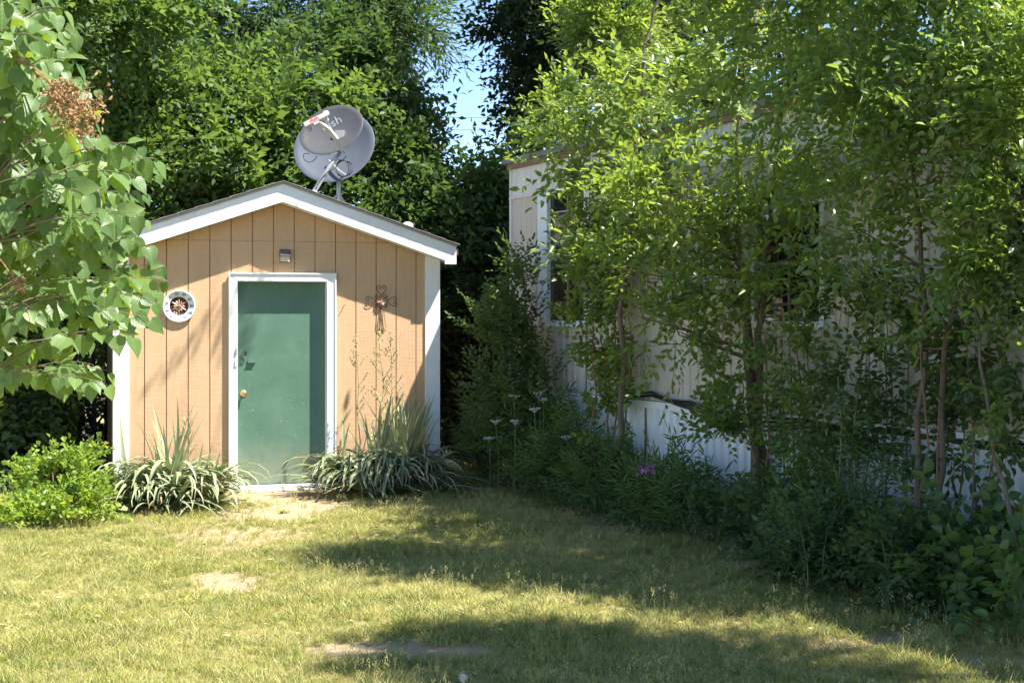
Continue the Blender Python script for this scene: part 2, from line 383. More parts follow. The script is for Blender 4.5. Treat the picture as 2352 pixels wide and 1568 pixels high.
def spray_template(rg, n=10, L=.15, W=.07, ang=55, curve=.25, lo=False, start=.12, jitter=.5, stem=.006, opposite=False, wide=.38):
    """a twig of unit length along +x with n leaves"""
    V = []; F = []; RV = []; nv = 0
    def axis(t): return np.array([t, .06*math.sin(3*t+1), -curve*t*t])
    k = 0
    for i in range(n):
        t = start+(1-start)*(i//2*2 if opposite else i)/max(1, n-1)
        side = 1 if i % 2 else -1
        last = i == n-1
        a = R(ang*rg.uniform(.75, 1.2))*side*(0.15 if last else 1)
        s = rg.uniform(.75, 1.15)*(1-.25*abs(t-.55))
        lf = leaf4(L*s, W*s, rg.uniform(.05, .3), rg.uniform(0, .25)) if lo else leaf6(L*s, W*s, rg.uniform(.05, .3), rg.uniform(0, .25), wide)
        m = rotm(rg.uniform(-1, 1)*jitter, rg.uniform(-.6, .8)*jitter, a)
        V.append(lf@m.T+axis(t)); fc = F4 if lo else F6
        F.append(fc+nv); RV.append(np.full(len(lf), rg.random())); nv += len(lf)
    ps = [axis(t) for t in (0, .5, .97)]
    for off in (np.array([0, 1, 0]), np.array([0, 0, 1])):
        rr = [stem, stem*.7, stem*.35]
        vv = np.array([p+off*r*sg for p, r in zip(ps, rr) for sg in (1, -1)])
        V.append(vv); F.append(np.array([[0, 1, 3, 2], [2, 3, 5, 4]])+nv); RV.append(np.full(6, .9)); nv += 6
    return np.concatenate(V), np.concatenate(F), np.concatenate(RV)
def templates(seed, k=5, **kw):
    rg = random.Random(seed); return [spray_template(rg, **kw) for _ in range(k)]
TP = {
    'elm': templates(1, 6, n=11, L=.16, W=.08, ang=58, curve=.22, jitter=.55),
    'elm_hi': templates(2, 6, n=12, L=.165, W=.08, ang=52, curve=.3, jitter=.6),
    'bg': templates(3, 6, n=11, L=.20, W=.105, ang=58, curve=.2, lo=True, jitter=.8),
    'willow': templates(4, 5, n=13, L=.23, W=.05, ang=40, curve=.55, lo=True, jitter=.7),
    'shrub': templates(5, 6, n=12, L=.17, W=.085, ang=50, curve=.05, jitter=.7),
    'weed': templates(6, 6, n=12, L=.34, W=.055, ang=62, curve=.05, jitter=.5),
    'broad': templates(7, 6, n=8, L=.30, W=.20, ang=60, curve=.25, jitter=.6, wide=.5),
    'ovate': templates(8, 6, n=9, L=.24, W=.13, ang=60, curve=.12, jitter=.6, wide=.45),
    'lobed': templates(9, 6, n=9, L=.27, W=.24, ang=60, curve=.25, jitter=.9, wide=.75),
}
def frames(d, roll):
    """rotation matrices with x along d, z as far up as it goes, rolled"""
    d = d/np.linalg.norm(d, axis=1, keepdims=True)
    up = np.tile(np.array([0, 0, 1.]), (len(d), 1)); up[np.abs(d[:, 2]) > .97] = (1, 0, 0)
    y = np.cross(up, d); y /= np.linalg.norm(y, axis=1, keepdims=True); z = np.cross(d, y)
    c, s = np.cos(roll)[:, None], np.sin(roll)[:, None]
    y2 = y*c+z*s; z2 = -y*s+z*c
    return np.stack([d, y2, z2], 2)
def scatter(tps, P_, Dr, S, roll, rng):
    Rm = frames(Dr, roll); which = rng.integers(0, len(tps), len(P_))
    VV = []; FF = []; RR = []; off = 0
    for k, (tv, tf, tr_) in enumerate(tps):
        m = which == k
        if not m.any(): continue
        V = np.einsum('nij,vj->nvi', Rm[m], tv)*S[m][:, None, None]+P_[m][:, None, :]
        n = len(V); nv = len(tv)
        F = tf[None]+(np.arange(n)*nv)[:, None, None]+off
        sr = rng.random(n)
        RR.append((.45*tr_[None]+.55*sr[:, None]).ravel()); VV.append(V.reshape(-1, 3)); FF.append(F.reshape(-1, 4)); off += n*nv
    return np.concatenate(VV), np.concatenate(FF), np.concatenate(RR)
def clump_points(cl, rng, upb=.15, outw=.75, rand=.7, per=9):
    c, r, n = cl
    m = max(3, n//per)                                    # side twigs that carry the sprays
    u = rng.normal(size=(m, 3)); u /= np.linalg.norm(u, axis=1, keepdims=True)
    tip = u*(.45+.6*rng.random(m)**.6)[:, None]           # in units of the radii
    root_ = tip*rng.uniform(.15, .5, m)[:, None]+rng.normal(size=(m, 3))*.12
    k = rng.integers(0, m, n); q = rng.random(n)[:, None]**.7
    P_ = np.array(c)+(root_[k]*(1-q)+tip[k]*q+rng.normal(size=(n, 3))*.09)*np.array(r)
    Dr = (tip[k]-root_[k])/np.linalg.norm(tip[k]-root_[k], axis=1, keepdims=True)*outw+rng.normal(size=(n, 3))*rand*.6+np.array([0, 0, upb])
    return P_, Dr
def ok_mask(P_):
    """keeps sprays out of the shed, the mobile home and the soil"""
    a, b = sh_local(P_[:, 0], P_[:, 1]); m1 = (a > -.3) & (a < 3.3) & (b > -.34) & (b < 2.8) & (P_[:, 2] < 3.3)
    a, b = tr_local(P_[:, 0], P_[:, 1]); m2 = (a > -.12) & (a < 14) & (b > -.13) & (b < 3.9) & (P_[:, 2] < 3.45)
    return ~(m1 | m2) & (P_[:, 2] > .03)

def plant(name, label, cat, base, clumps, tp, mat, barkmat=None, trunk=None, r0=.05, seed=0, size=(.28, .48), group=None,
          upb=.15, roll=.6, outw=.75, rand=.7, limbs=True, subs=4, stems=None, keep=True, part='crown', sprays=0, keepfn=None, per=9):
    """trunk: list of world points (or lists of points for several stems); clumps: [(centre, radii, n)]"""
    rg = random.Random(seed); rng = np.random.default_rng(seed)
    base = Vector(base)
    root = thing(name, label, cat, base, 0, group)
    bm_ = barkmat or M['bark']
    trunks = []
    if trunk:
        tr_ = trunk if isinstance(trunk[0], list) else [trunk]
        for tpts in tr_:
            pts = []
            for i in range(len(tpts)-1):
                seg = wiggle(tpts[i], tpts[i+1], 4, .035, rg); pts += seg if i == 0 else seg[1:]
            n = len(pts); rad = [r0*(1-.72*i/(n-1)) for i in range(n)]; rad[0] *= 1.25
            MB().tube([p-base for p in pts], rad, 8).build('trunk' if r0 > .03 else 'stem', bm_, root, True)
            trunks.append((pts, rad))
    if limbs and trunks:
        for c, r, n in clumps:
            c = Vector(c); best = None
            for pts, rad in trunks:
                for i, p in enumerate(pts[1:]):
                    dz = c.z-p.z; d = (c-p).length+(2.5*max(0, -dz+.15*(c-p).length))
                    if best is None or d < best[0]: best = (d, p, rad[i+1])
            if (c-best[1]).length < .08: continue
            mb = MB(); L = (c-best[1]).length
            path = wiggle(best[1], c, 5, .06, rg); rb = min(best[2]*.7, .012+.02*L)
            mb.tube([p-base for p in path], [rb*(1-.75*i/5) for i in range(6)], 5)
            for k in range(subs):
                st = path[rg.randint(2, 5)]; v = Vector((rg.gauss(0, 1), rg.gauss(0, 1), rg.gauss(.2, .8))).normalized()
                en = c+Vector((v.x*r[0], v.y*r[1], v.z*r[2]))*.85
                mb.tube([p-base for p in wiggle(st, en, 4, .07, rg)], [rb*.35, rb*.3, rb*.24, rb*.17, rb*.1], 4, False)
            mb.build('branch', bm_, root, True)
    PP = []; DD = []
    for cl in clumps:
        p, d = clump_points(cl, rng, upb, outw, rand, per); PP.append(p); DD.append(d)
    P_ = np.concatenate(PP); Dr = np.concatenate(DD); S = rng.uniform(size[0], size[1], len(P_))
    if keep:
        tips = P_+Dr/np.linalg.norm(Dr, axis=1, keepdims=True)*S[:, None]*.9
        m = ok_mask(P_) & ok_mask(tips)
        if keepfn is not None: m &= keepfn(P_)
        P_, Dr, S = P_[m], Dr[m], S[m]
    rl = rng.normal(size=len(P_))*roll
    if sprays and len(P_) > sprays:
        # the sprays that show largest become parts of their own
        dist = P_[:, 1]; inview = (np.abs(P_[:, 0]/P_[:, 1]) < .36) & (P_[:, 2] < EYE+.22*P_[:, 1]) & (P_[:, 2] > .3)
        order = np.argsort(dist-S*2+1e3*(~inview))[:sprays]
        Rm = frames(Dr[order], rl[order]); mes = []
        for tv, tf, tr_ in TP[tp]:
            me = bpy.data.meshes.new('leaf_spray'); me.from_pydata(tv.tolist(), [], tf.tolist()); me.materials.append(mat)
            a = me.attributes.new('rnd', 'FLOAT', 'POINT'); a.data.foreach_set('value', np.ascontiguousarray(tr_, dtype=np.float32)); mes.append(me)
        for j, i in enumerate(order):
            o = bpy.data.objects.new('leaf_spray', mes[rg.randrange(len(mes))]); COL.objects.link(o); o.parent = root
            Mx = Matrix([list(Rm[j][0])+[0], list(Rm[j][1])+[0], list(Rm[j][2])+[0], [0, 0, 0, 1]])
            o.matrix_local = Matrix.Translation(Vector(P_[i])-base)@Mx@Matrix.Scale(float(S[i]), 4)
        kk = np.ones(len(P_), bool); kk[order] = False
        P_, Dr, S, rl = P_[kk], Dr[kk], S[kk], rl[kk]
    v, f, rv = scatter(TP[tp], P_-np.array(base), Dr, S, rl, rng)
    o = bigmesh(part, v, f, mat, root, rv); o['kind'] = 'stuff'
    return root

# ------------------------------------------------------------------ shed
W_S, AP_S, AP_Z, PIT, RAKE = 3.08, 1.522, 2.945, .337, .19
def roof_top(s): return AP_Z-PIT*abs(s-AP_S)
def make_shed():
    sh = thing('garden_shed', 'tan board sided shed with white trim, green door and low gable roof', 'shed', SH_O, SH_A)
    def wall_top(s): return roof_top(s)-.06
    DO0, DO1, DOZ = 1.117, 1.978, 2.0
    # wall with a door opening, grooves showing between the boards
    wall = MB()
    for (x0, x1, z0) in ((.0, DO0, .02), (DO1, W_S, .02), (DO0, DO1, DOZ)):
        ks = [x0]+([AP_S] if x0 < AP_S < x1 else [])+[x1]
        poly = [(x0, z0), (x1, z0)]+[(k, wall_top(k)) for k in reversed(ks)]
        wall.prism(poly, .008, .10)
    wallo = wall.build('front_wall', M['groove'], sh)
    grooves = [.263+.2000*k for k in range(14)]
    edges = [.118]+grooves+[2.96]
    for i in range(len(edges)-1):
        a, b = edges[i]+.0045, edges[i+1]-.0045
        for (z0, z1) in ((.05, 2.3785), (2.3815, 9)):
            pieces = []
            if z0 > 2: pieces = [(a, b, z0)]
            else:
                if b <= DO0 or a >= DO1: pieces = [(a, b, z0)]
                else:
                    if a < DO0: pieces.append((a, DO0, z0))
                    if b > DO1: pieces.append((DO1, b, z0))
                    pieces.append((max(a, DO0+.001), min(b, DO1-.001), DOZ+.001))
            for (x0, x1, q0) in pieces:
                zt = lambda s: min(z1, wall_top(s)-.01)
                ks = [x0]+([AP_S] if x0 < AP_S < x1 else [])+[x1]
                if min(zt(x0), zt(x1)) <= q0+.01 and max(zt(x0), zt(x1)) <= q0+.01: continue
                poly = [(x0, q0), (x1, q0)]+[(k, max(zt(k), q0+.002)) for k in reversed(ks)]
                MB().prism(poly, -.003+rnd.uniform(-.0012, .0012), .0085).build('board', M['siding'], wallo)
    # other walls
    for nm, bx in (('side_wall', (0.0, .09, .10, 2.5)), ('side_wall', (W_S-.09, W_S, .10, 2.5)), ('rear_wall', (0.09, W_S-.09, 2.42, 2.5))):
        MB().box(bx[0], bx[1], bx[2], bx[3], .02, 2.30).build(nm, M['siding'], sh)
    MB().prism([(.0, 2.30), (W_S, 2.30), (AP_S, roof_top(AP_S)-.07)], 2.42, 2.5).build('rear_gable', M['siding'], sh)
    # corner trim
    for x0, x1 in ((-.004, .124), (2.954, 3.084)):
        top = lambda s: roof_top(s)-.075
        MB().prism([(x0, .03), (x1, .03), (x1, top(x1)), (x0, top(x0))], -.022, -.004).build('corner_trim', M['white'], sh)
    for x0, x1 in ((-.022, -.0045), (3.0845, 3.102)):
        MB().box(x0, x1, -.022, .09, .03, 2.30).build('corner_trim', M['white'], sh)
    # door frame
    fr = MB()
    t = .036
    fr.prism([(1.045, .045), (1.118, .045), (1.118, 1.998), (1.045, 2.066)], -t, -.004)
    fr.prism([(1.977, .045), (2.056, .045), (2.056, 2.066), (1.977, 1.998)], -t, -.004)
    fr.prism([(1.0455, 2.0665), (1.1185, 1.9985), (1.9765, 1.9985), (2.0555, 2.0665)], -t-.002, -.004)
    fro = fr.build('door_frame', M['white'], sh)
    # thin outer moulding of the frame
    mo = MB().box(1.036, 1.048, -t-.012, -t-.001, .05, 2.064).box(2.052, 2.064, -t-.012, -t-.001, .05, 2.064).box(1.036, 2.064, -t-.013, -t-.003, 2.0645, 2.078)
    mo.build('moulding', M['white'], fro)
    jb = MB().box(1.1165, 1.1205, -.03, .10, .05, 1.997).box(1.9745, 1.9785, -.03, .10, .05, 1.997).box(1.121, 1.974, -.03, .10, 1.994, 1.9975)
    jb.build('jamb', M['white'], fro)
    MB().box(1.03, 1.975, -.10, .06, .0, .046).build('door_sill', M['white'], sh)
    # door leaf
    d = MB().box(1.1215, 1.9735, .078, .11, .05, 1.993).build('door', M['door'], sh)
    k = MB().lathe([(.032, 0), (.034, .006), (.026, .010), (.012, .014), (.012, .035), (.026, .042), (.031, .055), (.026, .068), (.012, .072)], 16, Matrix.Translation((1.187, .078, .925))@Matrix.Rotation(R(90), 4, 'X'))
    k.build('door_knob', M['brass'], d, True)
    h = MB().box(1.226, 1.306, .066, .0775, 1.226, 1.246).box(1.230, 1.302, .05, .0655, 1.218, 1.228)
    h.build('handle_plate', M['door'], d)
    MB().box(1.124, 1.148, .06, .0775, 1.20, 1.255).build('hasp_plate', M['door'], d)
    hp = MB().box(1.195, 1.226, .064, .0775, 1.318, 1.348)
    ring = [Vector((1.203+.020*math.sin(a)-.010*math.cos(a)*.3, .052, 1.300+.034*math.cos(a))) for a in [i*math.pi/8 for i in range(17)]]
    MB().tube(ring, .0045, 6).build('hasp_ring', M['door'], d)
    hp.tube([(1.211, .07, 1.335), (1.205, .05, 1.332), (1.195, .05, 1.36)], .006, 6)
    hp.build('hasp', M['door'], d)
    MB().box(1.094, 1.1155, -t-.012, -t-.0015, 1.19, 1.25).build('strike_plate', M['white'], fro)
    MB().box(1.102, 1.112, -t-.016, -t-.001, 1.30, 1.36).build('hinge_pin', M['galv'], fro)
    # roof
    rf = thing('roof', '', ''); del rf['label']; del rf['category']; rf.parent = sh
    for sg in (-1, 1):
        ends = (-.22 if sg < 0 else 3.222)
        L = abs(ends-AP_S)
        poly = [(AP_S, AP_Z-.012), (AP_S, AP_Z-.034), (ends, roof_top(ends)-.034), (ends, roof_top(ends)-.012)]
        if sg > 0: poly = poly[::-1]
        MB().prism(poly[::-1], -.236, 2.65).build('deck', M['drip'], rf)
        # shingle courses, stepped
        nC = 11
        for c in range(nC):
            s0 = AP_S+sg*(L+.02)*c/nC; s1 = AP_S+sg*(L+.02)*(c+1.12)/nC
            if c == nC-1: s1 = AP_S+sg*(L+.02)
            z0 = AP_Z-PIT*abs(s0-AP_S); z1 = AP_Z-PIT*abs(s1-AP_S)
            poly = [(s0, z0-.010), (s1, z1-.006), (s1, z1+.004), (s0, z0-.004)]
            if sg < 0: poly = poly[::-1]
            MB().prism(poly, -.262, 2.665).build('shingle_course', M['shingle'], rf)
        # rake board and its soffit
        inn = AP_S; z = lambda s, h: AP_Z-.034-PIT*abs(s-AP_S)-h
        poly = [(inn, z(inn, .168)), (ends, z(ends, .118 if sg > 0 else .150)), (ends, z(ends, 0)), (inn, z(inn, 0))]
        if sg > 0 :
            e2 = ends-.005; poly = [(inn+.0008, z(inn, .168)), (3.102, z(3.102, .168)), (3.104, z(3.104, .205)), (e2, z(3.104, .205)), (e2, z(e2, 0)), (inn+.0008, z(inn, 0))]
        else: poly = [(inn-.0008, z(inn, .168)), (inn-.0008, z(inn, 0)), (ends+.005, z(ends, 0)), (ends+.005, z(ends, .168))]
        MB().prism(poly, -.222, -.195).build('rake_board', M['white'], rf)
        poly = [(inn, z(inn, .166)), (ends, z(ends, .166)), (ends, z(ends, .150)), (inn, z(inn, .150))]
        if sg < 0: poly = poly[::-1]
        MB().prism(poly, -.1945, -.0235).build('soffit', M['white'], rf)
        MB().box(min(ends, ends-.02*sg)+.0, max(ends, ends-.02*sg), -.19, 2.63, roof_top(ends)-.17, roof_top(ends)-.036).build('eave_board', M['white'], rf)
    MB().box(3.228, 3.31, .06, 2.55, 2.275, 2.335).build('gutter', M['lamp_shell'], rf)
    # roof vent cap on the far slope
    MB().lathe([(.04, -.02), (.04, .02), (.056, .024), (.054, .055), (.04, .08), (.015, .09)], 18, Matrix.Translation((2.83, .22, roof_top(2.83)+.012))).build('roof_vent', M['white'], rf, True)
    # bent nail in a board
    MB().tube([(2.15, .0, 1.775), (2.15, -.035, 1.772), (2.148, -.045, 1.778)], .004, 5).build('nail', M['galv'], sh)
    return sh
shed = make_shed()
SHM = Matrix.Translation(SH_O)@Matrix.Rotation(SH_A, 4, 'Z')
def shp(s, y, z): return SHM@Vector((s, y, z))

# ------------------------------------------------------------------ text
def text_geo(body, size):
    cu = bpy.data.curves.new('txt', 'FONT'); cu.body = body; cu.size = size; cu.align_x = 'CENTER'; cu.align_y = 'CENTER'; cu.resolution_u = 2; cu.offset = size*.018
    ob = bpy.data.objects.new('txt', cu); COL.objects.link(ob)
    bpy.context.view_layer.update()
    me = bpy.data.meshes.new_from_object(ob.evaluated_get(bpy.context.evaluated_depsgraph_get()))
    v = [tuple(x.co) for x in me.vertices]; f = [tuple(p.vertices) for p in me.polygons]
    bpy.data.objects.remove(ob); bpy.data.curves.remove(cu); bpy.data.meshes.remove(me)
    return v, f

# ------------------------------------------------------------------ things on the shed
def make_thermometer():
    t = thing('wall_thermometer', 'round white dial thermometer with copper sun centre on the shed wall', 'thermometer', shp(.576, -.004, 1.757), SH_A)
    X = Matrix.Rotation(R(90), 4, 'X')
    MB().lathe([(.147, 0), (.150, .004), (.152, .022), (.149, .030), (.142, .031), (.139, .027), (.088, .026), (.087, .012), (.01, .012)], 40, X).build('dial', M['thermo_white'], t, True)
    MB().tube([Vector((.1505*math.cos(q), -.026, .1505*math.sin(q))) for q in [i*math.pi/24 for i in range(49)]], .0042, 6, False).build('rim', M['galv'], t, True)
    MB().lathe([(.086, .0125), (.086, .020), (.082, .021), (.081, .0145), (.001, .0145)], 32, X).build('medallion', M['bronze'], t, True)
    for k in range(12):
        a = k*math.pi/6; L = .076 if k % 2 == 0 else .056; wd = .010
        v = []
        for rr, ww, hh in ((.018, .005, .019), (.040, wd, .019), (L, .001, .018)):
            for sg in (-1, 0, 1):
                p = Vector((sg*ww, -(hh+(.006 if sg == 0 else 0)), rr)); v.append(Matrix.Rotation(a, 4, 'Y')@p)
        f = [(0, 1, 4, 3), (1, 2, 5, 4), (3, 4, 7, 6), (4, 5, 8, 7)]
        pymesh('sun_ray', v, f, M['copper_ray'], t)
    MB().lathe([(.018, .0148), (.017, .026), (.010, .030), (.001, .031)], 14, X).build('hub', M['copper_ray'], t, True)
    a = R(22)
    dirv = Vector((math.sin(a), 0, math.cos(a)))
    MB().tube([Vector((0, -.033, 0))-dirv*.03, Vector((0, -.033, 0))+dirv*.098], [.0025, .0012], 5).build('needle', M['ink'], t)
    txt = MB()
    for i, b in enumerate(['60', '40', '20', '0', '20', '40', '60', '80', '100', '120']):
        a = R(-152+i*304/9+6); v, f = text_geo(b, .034); c = Vector((math.sin(a), 0, math.cos(a)))*.116
        txt.add([Vector((c.x+x, -.0285, c.z+y)) for x, y, z in v], f)
    for i in range(55):
        a = R(-150+i*300/54); c0 = Vector((math.sin(a), 0, math.cos(a)))
        r0, r1 = .134, .138; sd_ = Vector((math.cos(a), 0, -math.sin(a)))*.0008
        p = [c0*r0-sd_, c0*r0+sd_, c0*r1+sd_, c0*r1-sd_]
        txt.add([(q.x, -.0292, q.z) for q in p], [(0, 1, 2, 3)])
    txt.build('numerals', M['ink'], t)
make_thermometer()

def make_cross():
    t = thing('wall_cross', 'rusty scrollwork iron cross with a metal rose hung on the shed wall', 'cross', shp(2.512, -.012, 1.81), SH_A)
    def spiral(c, r0, r1, a0, turns, n=16, yy=0):
        return [Vector((c[0]+(r0+(r1-r0)*i/n)*math.cos(a0+turns*2*math.pi*i/n), yy, c[1]+(r0+(r1-r0)*i/n)*math.sin(a0+turns*2*math.pi*i/n))) for i in range(n+1)]
    TH = .0031
    def heart(tip, out, size):
        """two scrolls that meet at tip and open outwards along out"""
        mb = MB(); o = Vector(out); s = Vector((-o.y, o.x))
        for sg in (-1, 1):
            pts = []
            for i in range(20):
                u = i/19
                if u < .45:
                    q = u/.45; a_ = o*(size*1.05*q)+s*(sg*size*.62*math.sin(q*math.pi*.5))
                else:
                    q = (u-.45)/.55; ang = q*1.55*math.pi; rr = size*(.33-.22*q)
                    cen = o*(size*1.05)+s*(sg*size*.30)
                    a_ = cen+o*(math.sin(ang)*rr)+s*(sg*math.cos(ang)*rr)
                pts.append(Vector((tip[0]+a_.x, -.004, tip[1]+a_.y)))
            mb.tube(pts, TH*.9, 5)
        return mb
    heart((0, .055), (0, 1), .075).build('scroll_arm', M['rust_iron'], t, True)
    heart((.055, -.002), (1, 0), .075).build('scroll_arm', M['rust_iron'], t, True)
    heart((-.055, -.002), (-1, 0), .075).build('scroll_arm', M['rust_iron'], t, True)
    lo = MB()
    for sg in (-1, 1):
        lo.tube(bez((sg*.008, -.004, -.05), (sg*.012, -.004, -.2), (sg*.022, -.004, -.27), 6), TH*.8, 5)
        lo.tube(bez((sg*.016, -.006, -.05), (sg*.034, -.006, -.17), (sg*.042, -.006, -.262), 6), TH*.8, 5)
        lo.tube(spiral((sg*.024, -.278), .018, .006, 0 if sg > 0 else math.pi, -sg*1.3), TH*.8, 5)
    lo.tube([(0, -.004, -.05), (0, -.004, -.325)], TH*.9, 5)
    lo.build('scroll_shaft', M['rust_iron'], t, True)
    cn = MB()
    for a in (45, 135, 225, 315):
        a_ = R(a); c = (.068*math.cos(a_), .068*math.sin(a_))
        cn.tube(spiral(c, .020, .006, a_+math.pi, 1.3 if a in (45, 225) else -1.3), TH*.8, 5)
    for a in (25, 65, 115, 155, 205, 245, 295, 335):
        a_ = R(a); cn.tube([(0, -.004, 0), (.06*math.cos(a_), -.004, .06*math.sin(a_))], TH*.7, 5)
    cn.build('scroll_centre', M['rust_iron'], t, True)
    for ring, (n, rr, sz, lift) in enumerate(((7, .040, .026, .010), (6, .024, .021, .018), (4, .010, .014, .025))):
        for k in range(n):
            a = 2*math.pi*k/n+ring*.4
            v = []
            for i, (u, ww) in enumerate(((0, .35), (.5, 1), (1, .55))):
                for sg in (-1, 0, 1):
                    p = Vector((sg*sz*.6*ww, -(lift+.012*u*u+(0 if sg == 0 else .004)), rr*.4+sz*u)); v.append(Matrix.Rotation(a, 4, 'Y')@p)
            pymesh('petal', v, [(0, 1, 4, 3), (1, 2, 5, 4), (3, 4, 7, 6), (4, 5, 8, 7)], M['rose'], t, True)
    MB().lathe([(.012, 0), (.012, .03), (.004, .036)], 8, Matrix.Rotation(R(90), 4, 'X')).build('rose_heart', M['rose'], t, True)
make_cross()

def make_lamp():
    t = thing('solar_lamp', 'small bronze solar wall light above the green shed door', 'lamp', shp(1.568, -.003, 2.18), SH_A)
    MB().box(-.045, .045, -.012, 0, .0, .125).build('back_plate', M['lamp_shell'], t)
    MB().box(-.050, .050, -.075, -.0125, .055, .068).box(-.050, -.045, -.07, -.0125, .0685, .12).box(.045, .050, -.07, -.0125, .0685, .12).build('housing', M['lamp_shell'], t)
    pymesh('solar_panel', [(-.0445, -.074, .0685), (.0445, -.074, .0685), (.0445, -.013, .122), (-.0445, -.013, .122), (-.0445, -.070, .0640), (.0445, -.070, .0640), (.0445, -.0125, .116), (-.0445, -.0125, .116)],
           [(0, 1, 2, 3), (7, 6, 5, 4), (0, 4, 5, 1), (1, 5, 6, 2), (2, 6, 7, 3), (3, 7, 4, 0)], M['solar'], t)
    MB().prism([(-.041, .005), (.041, .005), (.043, .054), (-.043, .054)], -.055, -.0125).build('lens', M['lamp_lens'], t)
make_lamp()

# ------------------------------------------------------------------ satellite dishes
def dish_frame(roll, tilt, yaw=0):
    c = Vector((math.sin(yaw), -math.cos(yaw), 0)); r_ = Vector((math.cos(yaw), math.sin(yaw), 0)); z = Vector((0, 0, 1))
    r = r_*math.cos(roll)+z*math.sin(roll); u0 = -r_*math.sin(roll)+z*math.cos(roll)
    n = c*math.cos(tilt)+u0*math.sin(tilt); u = u0*math.cos(tilt)-c*math.sin(tilt)
    return Matrix((r, u, n)).transposed().to_4x4()
def dish_bowl(mb, a, b, depth, thick=.006, seg=48, rings=8):
    """elliptic paraboloid bowl, open along +z"""
    v = []; f = []
    def put(rings_, off):
        idx = []
        for i in range(rings_+1):
            q = i/rings_; row = []
            for k in range(seg):
                t = 2*math.pi*k/seg; v.append(Vector((a*q*math.cos(t), b*q*math.sin(t), depth*q*q-depth+off))); row.append(len(v)-1)
            idx.append(row)
        return idx
    A = put(rings, 0); B = put(rings, -thick)
    for i in range(rings):
        for k in range(seg):
            k2 = (k+1) % seg
            f.append((A[i][k], A[i+1][k], A[i+1][k2], A[i][k2])); f.append((B[i][k2], B[i+1][k2], B[i+1][k], B[i][k]))
    rim = []
    for k in range(seg):
        t = 2*math.pi*k/seg; rim.append(len(v)); v.append(Vector(((a+.006)*math.cos(t), (b+.006)*math.sin(t), -thick*.5)))
    for k in range(seg):
        k2 = (k+1) % seg
        f.append((A[rings][k], rim[k], rim[k2], A[rings][k2])); f.append((rim[k], B[rings][k], B[rings][k2], rim[k2]))
    mb.add(v, f)
